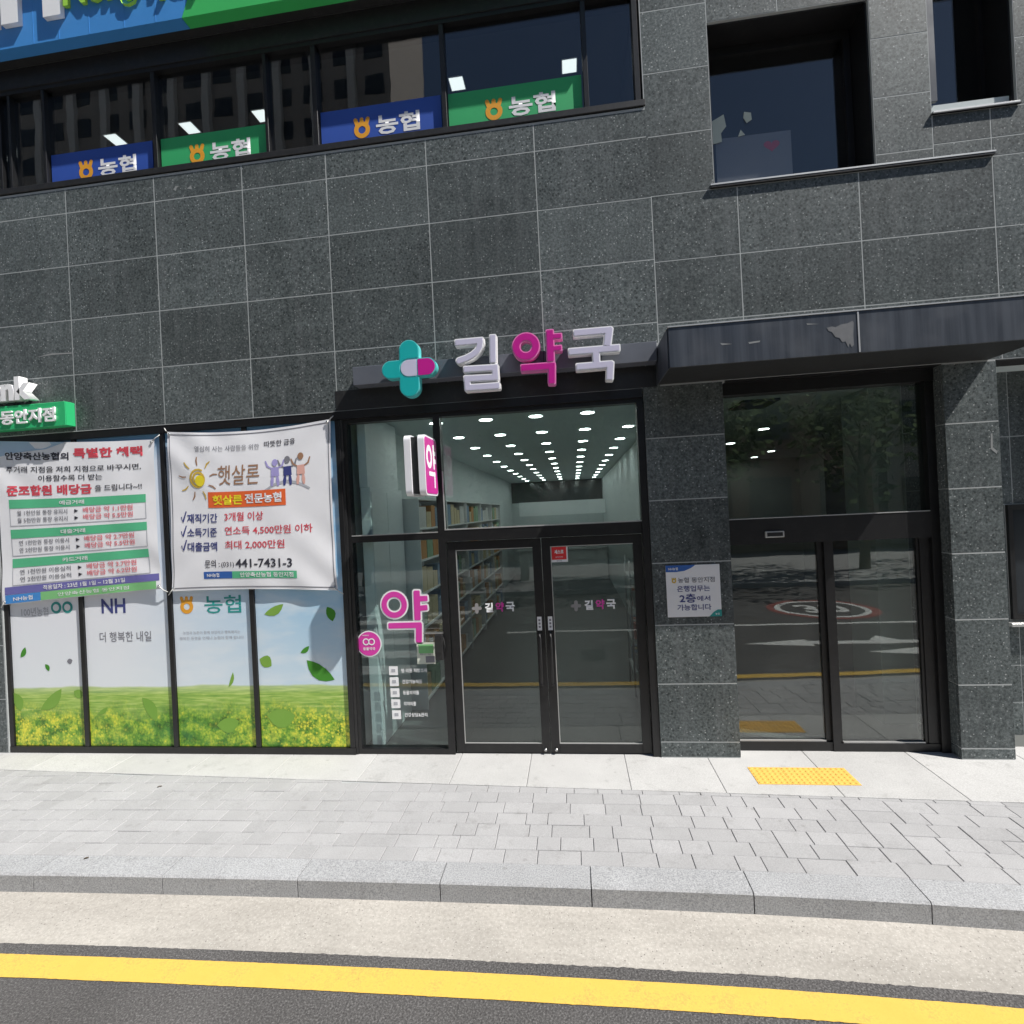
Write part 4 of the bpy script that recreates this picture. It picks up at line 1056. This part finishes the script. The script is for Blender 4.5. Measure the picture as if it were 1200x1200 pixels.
# --- vinyl banners hung in front of the posters
class Banner:
    def __init__(s, corners, Y, seed, sagt, sagb, amp):
        s.c = [np.array(p) for p in corners]; s.Y = Y; s.seed = seed; s.st = sagt; s.sb = sagb; s.amp = amp
        xs_ = [p[0] for p in corners]; zs_ = [p[1] for p in corners]
        s.x0, s.x1, s.z0, s.z1 = min(xs_), max(xs_), min(zs_), max(zs_)
    def uv(s, X, Z): return (X-s.x0)/(s.x1-s.x0), (Z-s.z0)/(s.z1-s.z0)
    def warp(s, X, Z, Yoff):
        u, v = s.uv(np.asarray(X, float), np.asarray(Z, float))
        tl, tr, br, bl = s.c
        x = (bl[0]*(1-u)+br[0]*u)*(1-v)+(tl[0]*(1-u)+tr[0]*u)*v
        z = (bl[1]*(1-u)+br[1]*u)*(1-v)+(tl[1]*(1-u)+tr[1]*u)*v
        arc = 4*u*(1-u)
        z = z-arc*v*s.st+arc*(1-v)*s.sb
        x = x+4*v*(1-v)*.018*np.sign(.5-u)*np.abs(1-2*u)
        k = s.seed
        cd = np.exp(-((u)**2+(1-v)**2)*9)*np.sin(26*(u-(1-v))*.9+k)+np.exp(-((1-u)**2+(1-v)**2)*9)*np.sin(24*((1-u)-(1-v))+k*2)+np.exp(-((u)**2+v**2)*7)*np.sin(20*(u-v)+k*3)+np.exp(-((1-u)**2+v**2)*7)*np.sin(22*((1-u)-v)+k)
        w = .45*np.sin(5.1*u+3.3*v+k)+.35*np.sin(9.0*u-6.0*v+2*k)+.30*np.sin(3.0*u+11.0*v+k)+.9*cd+.25*np.sin(17*u+9*v+k)
        y = s.Y+s.amp*w-.012*arc*4*v*(1-v)+Yoff
        return x, y, z
    def grid(s, name, x0, x1, z0, z1, off, mat, parent=None, n=56, nz=None):
        n2 = nz or max(2, int(n*(z1-z0)/max(x1-x0, .01)))
        X, Z = np.meshgrid(np.linspace(x0, x1, n+1), np.linspace(z0, z1, n2+1), indexing='ij')
        x, y, z = s.warp(X, Z, off)
        vs = np.stack([x.ravel(), y.ravel(), z.ravel()], 1)
        m = n2+1; fs = [(i*m+j, (i+1)*m+j, (i+1)*m+j+1, i*m+j+1) for i in range(n) for j in range(n2)]
        return mk(name, vs, fs, mat, parent, True)
    def text(s, t, u0, u1, v, h, mat, parent, bold=.012, off=-.003, align='C', shear=0.0):
        W = s.x1-s.x0; H = s.z1-s.z0
        a, b = s.x0+W*u0, s.x0+W*u1
        me = text_np(t, bold, 0.0, 2)
        bm = bmesh.new(); bm.from_mesh(me); bmesh.ops.triangulate(bm, faces=bm.faces[:])
        for _ in range(1):
            es = [e for e in bm.edges if e.calc_length() > .2]
            if es: bmesh.ops.subdivide_edges(bm, edges=es, cuts=3)
        bm.to_mesh(me); bm.free()
        n = len(me.vertices); co = np.empty(n*3); me.vertices.foreach_get('co', co); co = co.reshape(-1, 3)
        lo, hi = co.min(0), co.max(0)
        X = a+(co[:, 0]-lo[0])/(hi[0]-lo[0])*(b-a)
        Z = s.z0+H*v+((co[:, 1]-lo[1])/(hi[1]-lo[1])-.5)*h*H
        X = X+shear*(Z-(s.z0+H*v))
        x, y, z = s.warp(X, Z, off)
        me.vertices.foreach_set('co', np.stack([x, y, z], 1).ravel()); me.update()
        return link('lettering', me, mat, parent)
    def poly(s, name, uvs, mat, parent, off=-.003):
        W = s.x1-s.x0; H = s.z1-s.z0
        pts = [(s.x0+W*u, s.z0+H*v) for u, v in uvs]; n = len(pts)
        a = sum(pts[i][0]*pts[(i+1) % n][1]-pts[(i+1) % n][0]*pts[i][1] for i in range(n))
        if a < 0: pts = pts[::-1]
        x, y, z = s.warp(np.array([p[0] for p in pts]), np.array([p[1] for p in pts]), off)
        return mk(name, list(zip(x, y, z)), [tuple(range(n))], mat, parent)
    def bar(s, name, u0, u1, v0, v1, mat, parent, off=-.002):
        W = s.x1-s.x0; H = s.z1-s.z0
        return s.grid(name, s.x0+W*u0, s.x0+W*u1, s.z0+H*v0, s.z0+H*v1, off, mat, parent, n=max(3, int(50*(u1-u0))), nz=max(1, int(50*(v1-v0))))
    def stroke(s, pts, r, mat, parent, off=-.003, name='drawing'):
        vs, fs = [], []
        P = [np.array(p, float) for p in pts]
        for i, p in enumerate(P):
            d = P[min(i+1, len(P)-1)]-P[max(i-1, 0)]; d = d/(np.hypot(*d) or 1); nn = np.array([-d[1], d[0]])
            k = r*(1-.4*abs(2*i/(len(P)-1)-1))
            vs += [p+nn*k, p-nn*k]
            if i: fs.append((2*i-2, 2*i-1, 2*i+1, 2*i))
        W = s.x1-s.x0; H = s.z1-s.z0
        x, y, z = s.warp(np.array([s.x0+W*v[0] for v in vs]), np.array([s.z0+H*v[1] for v in vs]), off)
        return mk(name, list(zip(x, y, z)), fs, mat, parent)

b2 = Banner([wp(196, 506, -.005), wp(387, 491, -.005), wp(396, 692, -.005), wp(201, 693, -.005)], -.006, 1.3, .055, .02, .0062)
BN2 = b2.grid('vinyl_banner', b2.x0, b2.x1, b2.z0, b2.z1, 0, 'banner vinyl', None, 64)
tag(BN2, 'wrinkled white vinyl banner with a sun drawing, right of the table-filled banner', 'banner')
t2 = b2.text
for (u0, u1, v0, v1) in ((.012, .988, .980, .986), (.012, .988, .014, .020), (.010, .015, .02, .98), (.985, .990, .02, .98)): b2.bar('hem_line', u0, u1, v0, v1, 'print grey', BN2)
t2('열심히 사는 사람들을 위한', .17, .57, .895, .036, 'print grey', BN2, 0)
t2('따뜻한 금융', .60, .79, .905, .038, 'print black', BN2, .01)
cs = (.185, .705)
b2.stroke([(cs[0]+(.052-.026*k/22)*math.cos(1.0+k*.42), cs[1]+(.062-.03*k/22)*math.sin(1.0+k*.42)) for k in range(23)], .009, 'print gold', BN2)
b2.poly('drawing', [(cs[0]+.012+.030*math.cos(t*.5), cs[1]-.012+.036*math.sin(t*.5)) for t in range(13)], 'print yellow', BN2, -.0045)
for k in range(9):
    a = .2+k*.70; b2.stroke([(cs[0]+.075*math.cos(a), cs[1]+.085*math.sin(a)), (cs[0]+.10*math.cos(a+.05), cs[1]+.115*math.sin(a+.05)), (cs[0]+.125*math.cos(a), cs[1]+.14*math.sin(a))] , .005, 'print gold' if k % 2 else 'print brown', BN2)
t2('햇살론', .31, .57, .725, .125, 'print brown', BN2, .004, shear=.05)
for k, (u, c, sk) in enumerate([(.665, 'print lilac', 'print lilac'), (.74, 'print navy', 'print grey'), (.82, 'print skin', 'print brown')]):
    b2.poly('drawing', [(u+.018*math.cos(t*.6), .785+.012*k % .03+.022*math.sin(t*.6)) for t in range(11)], sk, BN2, -.004)
    b2.poly('drawing', [(u-.022, .755), (u+.022, .757), (u+.026, .70), (u-.024, .70)], c, BN2, -.004)
    b2.stroke([(u-.014, .70), (u-.018, .67), (u-.020, .64)], .010, c, BN2); b2.stroke([(u+.014, .70), (u+.016, .67), (u+.018, .64)], .010, c, BN2)
    b2.stroke([(u-.02, .75), (u-.045, .765), (u-.058, .80)], .006, sk, BN2); b2.stroke([(u+.02, .75), (u+.045, .765), (u+.056, .80)], .006, sk, BN2)
b2.stroke([(.60, .615), (.66, .65), (.73, .665), (.80, .65), (.87, .61)], .010, 'print pale grey', BN2, -.0022)
b2.bar('title_box', .245, .725, .520, .620, 'print orange', BN2, -.0025)
t2('햇살론', .275, .46, .568, .062, 'print yellow', BN2, .03, -.005); t2('전문농협', .475, .70, .572, .062, 'print white', BN2, .03, -.005)
for v, a, ub, b, uc in ((.455, '재직기간', .30, '3개월 이상', .585), (.365, '소득기준', .295, '연소득 4,500만원 이하', .875), (.275, '대출금액', .295, '최대 2,000만원', .705)):
    t2(a, .105, ub, v, .058, 'print navy', BN2, .02); t2(b, .345, uc, v+.006, .056, 'print red', BN2, .012)
    b2.stroke([(.068, v+.01), (.078, v-.022), (.10, v+.045)], .006, 'print navy', BN2)
t2('문의 :', .215, .305, .165, .05, 'print black', BN2, .01); t2('(031)', .315, .395, .155, .04, 'print black', BN2, .0); t2('441-7431-3', .405, .745, .165, .055, 'print black', BN2, .018)
b2.bar('foot_strip', .205, .38, .070, .115, 'print blue', BN2); b2.bar('foot_strip', .381, .77, .070, .115, 'print table green', BN2)
t2('NH농협', .225, .30, .093, .026, 'print white', BN2, .02, -.005); t2('안양축산농협 동안지점', .43, .75, .093, .03, 'print white', BN2, .02, -.005)

b1 = Banner([wp(-6, 517, -.005), wp(181, 515, -.005), wp(190, 690, -.005), wp(4, 709, -.005)], -.008, 4.2, .02, .005, .0058)
BN1 = b1.grid('vinyl_banner', b1.x0, b1.x1, b1.z0, b1.z1, 0, 'banner vinyl', None, 64)
tag(BN1, 'creased pale vinyl banner with red headlines and three green-topped tables', 'banner')
t1 = b1.text
b1.poly('corner_print', [(0, .90), (0, 1), (.45, 1), (.33, .955), (.12, .93)], 'banner vinyl blue edge', BN1, -.002)
t1('안양축산농협의', .06, .47, .91, .050, 'print black', BN1, .03); t1('특별한 혜택', .50, .93, .928, .066, 'print red', BN1, .035)
t1('주거래 지점을 저희 지점으로 바꾸시면,', .06, .92, .825, .042, 'print black', BN1, .012); t1('이용할수록 더 받는', .27, .68, .77, .040, 'print black', BN1, .012)
t1('준조합원 배당금', .06, .61, .695, .066, 'print red', BN1, .035); t1('을 드립니다~!!', .63, .92, .695, .042, 'print black', BN1, .012)
for k, (vt, hd, r1, r2) in enumerate([(.64, '예금거래', ('월 1천만원 통장 유지시', '배당금 약 1.1만원'), ('월 5천만원 통장 유지시', '배당금 약 5.5만원')), (.455, '대출거래', ('연 1천만원 통장 이용시', '배당금 약 2.7만원'), ('연 2천만원 통장 이용시', '배당금 약 5.5만원')), (.275, '카드거래', ('연 1천만원 이용실적', '배당금 약 3.7만원'), ('연 2천만원 이용실적', '배당금 약 6.2만원'))]):
    b1.bar('table_head', .07, .94, vt-.055, vt, 'print table green', BN1)
    t1(hd, .40, .56, vt-.028, .028, 'print white', BN1, .02, -.005)
    for (u0, u1, v0, v1) in ((.07, .94, vt-.165, vt-.160), (.07, .075, vt-.16, vt-.055), (.935, .94, vt-.16, vt-.055)): b1.bar('table_rule', u0, u1, v0, v1, 'print pale grey', BN1)
    for q, rr in enumerate((r1, r2)):
        v = vt-.085-.045*q
        t1(rr[0], .12, .45, v, .032, 'print grey', BN1, .012); t1(rr[1], .55, .86, v+.003, .036, 'print pink', BN1, .02)
        b1.poly('arrow_mark', [(.495, v-.012), (.52, v), (.495, v+.012)], 'print black', BN1)
b1.bar('foot_strip', .02, .99, .058, .105, 'print purple', BN1); t1('적용일자 : 23년 1월 1일 ~ 12월 31일', .27, .78, .082, .030, 'print white', BN1, .02, -.005)
b1.bar('foot_strip', .02, .25, .004, .056, 'fascia blue', BN1); b1.bar('foot_strip', .251, .97, .004, .056, 'print leaf strip', BN1)
t1('NH농협', .07, .20, .03, .028, 'print white', BN1, .02, -.005); t1('안양축산농협 동안지점', .36, .80, .03, .024, 'print white', BN1, .01, -.005)
# tie ropes at the banner corners, with eyelets
for bn, root in ((b2, BN2), (b1, BN1)):
    for (cx, cz), (dx, dz) in zip(bn.c, ((-.05, .05), (.05, .05), (.05, -.04), (-.05, -.04))):
        u = cx-.03*np.sign(dx); v = cz-.03*np.sign(dz)
        tube('eyelet', [(u, bn.Y-.012, v), (u, bn.Y-.006, v)], .014, 'steel', root)
        tube('tie_rope', [(u, bn.Y-.01, v), (cx+dx*.3, bn.Y+.0, cz+dz*.3), (cx+dx, .012, cz+dz)], .005, 'rope', root)

# --- decals on the shop glass
DY = .071
def D8(x, y): return wp(400+x/6, 680+y/6, DY)
u8 = (wp(500, 740, DY)[0]-wp(480, 740, DY)[0])/120.0
def s8(a, b, w): return lambda X, Z: seg_d(X, Z, D8(*a), D8(*b), w*u8/2, .4)
fn = union([lambda X, Z: ring_d(X, Z, D8(372, 172), 90*u8, 53*u8), s8((530, 95), (536, 258), 44), s8((550, 130), (588, 128), 36), s8((550, 197), (588, 193), 36), s8((350, 320), (545, 315), 38), s8((546, 322), (546, 415), 42)])
a_ = D8(255, 450); b_ = D8(640, 55); bb_ = (a_[0], b_[0], a_[1], b_[1])
dc = tag(link('window_decal', contour_mesh(fn, bb_, .016, 140, DY, .0015), 'letter trim'), 'large magenta character decal with white outline on the narrow side pane', 'decal')
link('colour_layer', contour_mesh(fn, bb_, 0.0, 140, DY-.0025, .0015), 'sticker magenta', dc)
cx, cz = wp(432.5, 754.5, DY); r = .135
rs = tag(flat('round_sticker', disc_pts(cx, cz, r), DY, 'letter trim', None, .0015), 'round magenta sticker with white rim low on the narrow side pane', 'sticker')
flat('colour_layer', disc_pts(cx, cz, r-.012), DY-.002, 'sticker magenta', rs)
for k in (-1, 1):
    link('emblem', contour_mesh(lambda X, Z: ring_d(X, Z, (cx+k*.030, cz+.022), .036, .024), (cx-.09, cx+.09, cz-.03, cz+.08), 0, 60, DY-.004-.0005*(k+1), 0.0), 'letter trim', rs)
lettering('동물약국', cx, cz-.05, .032, DY-.004, 'letter trim', rs, w=.13, bold=.02)
lettering('PHARMACY', cx-.03, cz+.088, .014, DY-.004, 'letter trim', rs, w=.07)
icons = ['병·의원 처방조제', '건강기능식품', '동물의약품', '의약외품', '건강상담&관리']
for k, s_ in enumerate(icons):
    px = 461+k*.95; py = 786+k*12.9; x, z = wp(px, py, DY)
    ic = tag(boxes('icon_decal', [(x-.047, x+.047, DY, DY+.0015, z-.045, z+.045)], 'letter trim'), ['top', 'second', 'third', 'fourth', 'bottom'][k]+' white service icon with a line of text on the narrow side pane', 'decal', 'white service icons on the side pane')
    boxes('icon_mark', [(x-.02, x+.02, DY-.002, DY-.001, z-.012, z+.018)], 'print pale grey', ic)
    lettering(s_, x+.085, z, .042, DY-.001, 'letter trim', ic, w=[.27, .21, .17, .13, .24][k], bold=.02, align='L')
for (px, py), nm in (((573, 712), 'left'), ((690, 709), 'right')):
    x, z = wp(px, py, DY); 
    dcl = empty('door_decal', (x, DY, z)); tag(dcl, 'small cross and shop name decal on the %s door leaf' % nm, 'decal', 'shop name decals on the doors')
    q = lambda X, Z, x=x, z=z: np.minimum(cap_d(X, Z, (x-.125, z-.04), (x-.125, z+.03), .018), cap_d(X, Z, (x-.16, z-.005), (x-.09, z-.005), .016))
    link('cross', contour_mesh(q, (x-.2, x-.05, z-.08, z+.07), 0, 60, DY, .0015), 'paper', dcl)
    lettering('길', x-.0, z, .095, DY, 'letter trim', dcl, bold=.04); lettering('약', x+.11, z+.004, .095, DY, 'sticker magenta', dcl, bold=.035); lettering('국', x+.215, z+.004, .095, DY, 'letter trim', dcl, bold=.035)
x, z = wp(655, 648, DY)
rd_ = tag(boxes('red_sticker', [(x-.085, x+.085, DY, DY+.0015, z-.09, z+.09)], 'print white'), 'red and white security sticker at the top of the right door leaf', 'sticker')
boxes('colour_layer', [(x-.072, x+.072, DY-.002, DY-.001, z-.065, z+.08)], 'sticker red', rd_)
lettering('세스코', x, z+.012, .042, DY-.003, 'print white', rd_, w=.09, bold=.04); lettering('방역구역', x, z-.078, .014, DY-.003, 'print grey', rd_)
lettering('24시간 관리', x, z-.04, .014, DY-.003, 'print white', rd_)
# card and intercom by the side pane
x0, z1 = wp(488, 753, DY); x1, z0 = wp(511, 778, DY)
cd = tag(boxes('notice_card', [(x0, x1, DY, DY+.0015, z0, z1)], 'card cream'), 'small pale card with green picture stuck beside the black door lock', 'card')
boxes('card_print', [(x0+.02, x1-.02, DY-.002, DY-.001, (z0+z1)/2, z1-.02)], 'print leaf strip', cd); boxes('card_print', [(x0+.09, x1-.01, DY-.002, DY-.001, z0+.015, z0+.08)], 'print grey', cd)
lettering('영업시간 안내', (x0+x1)/2-.01, z0+.1, .018, DY-.002, 'print grey', cd)
ix, iz = -1.39, 1.085
it = empty('door_lock', (ix, .02, .95)); tag(it, 'black electronic door lock on the mullion left of the doors', 'lock')
boxes('case', [(ix-.045, ix+.04, -.012, .028, iz-.125, iz+.135)], 'worn black metal', it, bevel=.012, seg=2); boxes('bracket', [(ix-.16, ix+.045, .0, .028, iz+.14, iz+.155)], 'steel', it); boxes('keypad', [(ix-.03, ix+.022, -.0155, -.0125, iz-.05, iz+.06)], 'rubber', it)
tube('cable', [(ix+.043, .01, iz+.10), (ix+.06, -.01, iz+.02), (ix+.043, .01, iz-.06)], .005, 'rubber', it)

# ================================================================== ACROSS THE STREET (seen only in the glass)
struct(strip('far_pavement', lambda x: -19.0, lambda x: -10.4, 0.0, 'far paving', [-60, -20, 0, 20, 60]))
struct(boxes('far_kerb', [(-60, 60, -10.42, -10.2, ZR-.1, .006)], 'kerb granite'))
def tree_mesh(seed, H=6.5, R=2.4):
    rnd = random.Random(seed); vs, fs = [], []
    clumps = [(rnd.gauss(0, .45)*R, rnd.gauss(0, .45)*R, H*.62+rnd.uniform(-.32, .36)*H*.8, rnd.uniform(.5, 1.0)*R*.42) for _ in range(26)]
    for c in clumps:
        for _ in range(95):
            d = Vector((rnd.gauss(0, 1), rnd.gauss(0, 1), rnd.gauss(0, .8))).normalized()*c[3]*rnd.uniform(.55, 1.1)
            p = Vector((c[0], c[1], c[2]))+d
            a = Vector((rnd.gauss(0, 1), rnd.gauss(0, 1), rnd.gauss(0, 1))).normalized(); b = a.orthogonal().normalized(); s = rnd.uniform(.07, .17)
            o_ = len(vs); vs += [p-a*s, p+b*s*.6, p+a*s, p-b*s*.6]; fs.append((o_, o_+1, o_+2, o_+3))
    return vs, fs
tmesh = None
for i, (x, y, s, lab) in enumerate([(-13, -13.0, 1.1, 'street tree across the road mirrored at the far left of the glass'), (-7.5, -12.6, .95, 'street tree across the road opposite the poster windows'), (-1.8, -12.9, 1.05, 'street tree across the road opposite the shop doors'), (3.8, -12.4, 1.0, 'street tree across the road opposite the entrance'), (9.5, -12.8, 1.15, 'street tree across the road right of the entrance'), (15, -12.6, 1.0, 'street tree across the road mirrored at the far right of the glass')]):
    t_ = empty('street_tree', (x, y, 0)); tag(t_, lab, 'tree', 'street trees across the road')
    tube('trunk', [(x, y, -.02), (x+.05, y, 1.5), (x-.03, y+.05, 3.0), (x+.1, y, 4.6)], [.17, .14, .12, .05], 'bark', t_)
    for k in range(4):
        a = k*1.6+i; tube('limb', [(x, y, 2.4+.3*k), (x+.7*math.cos(a), y+.7*math.sin(a), 3.3+.3*k), (x+1.3*math.cos(a), y+1.3*math.sin(a), 4.0+.3*k)], [.07, .05, .02], 'bark', t_)
    if tmesh is None:
        vs, fs = tree_mesh(3); tmesh = mesh_of(vs, fs); tmesh.materials.append(MATS['foliage'])
    c = bpy.data.objects.new('crown', tmesh); COL.objects.link(c); c.parent = t_; c.scale = (s, s, s); c.rotation_euler = (0, 0, i*1.1)
# low brick building and two apartment towers behind the trees
def block(name, x0, x1, y0, y1, h, wall, label, fl, strips, strip_m, grid):
    r_ = empty(name, ((x0+x1)/2, (y0+y1)/2, 0)); tag(r_, label, 'building')
    boxes('wall', [(x0, x1, y0, y1, 0, h)], wall, r_); boxes('parapet', [(x0-.2, x1+.2, y0-.2, y1+.2, h, h+.8)], wall, r_)
    wm = None
    for f in range(fl):
        for k in range(grid):
            wx = x0+(k+.5)*(x1-x0)/grid; z = (f+.3)*h/fl
            ww = (x1-x0)/grid*.3; wh = h/fl*.28
            o = boxes('window', [(wx-ww, wx+ww, y1-.02, y1+.05, z, z+2*wh)], 'tower glass', None) if wm is None else None
            if o is None:
                o = bpy.data.objects.new('window', wm); COL.objects.link(o); o['_w'] = (wx, y1+.015, z)
            wm = o.data; o.parent = r_; o.location = Vector((wx, y1+.015, z))-Vector(r_['_w'])
    for k in range(strips):
        sx_ = x0+(k+1.0)*(x1-x0)/(strips+1); boxes('pilaster', [(sx_-.35, sx_+.35, y1, y1+.5, 0, h+.8)], strip_m, r_)
block('apartment_tower', -86, -14.5, -52, -40, 62, 'tower wall', 'tall apartment tower behind the street trees, mirrored in the upper windows', 20, 19, 'tower strip', 24)
block('brick_building', -30, 14, -32, -20, 8, 'far brick', 'low brick building behind the street trees across the road', 2, 6, 'far brick', 14)
block('office_building', 15, 34, -34, -21, 11, 'tower wall', 'pale low office block across the road right of the brick building', 3, 4, 'tower strip', 6)
for o in bpy.data.objects:
    if '_w' in o: del o['_w']
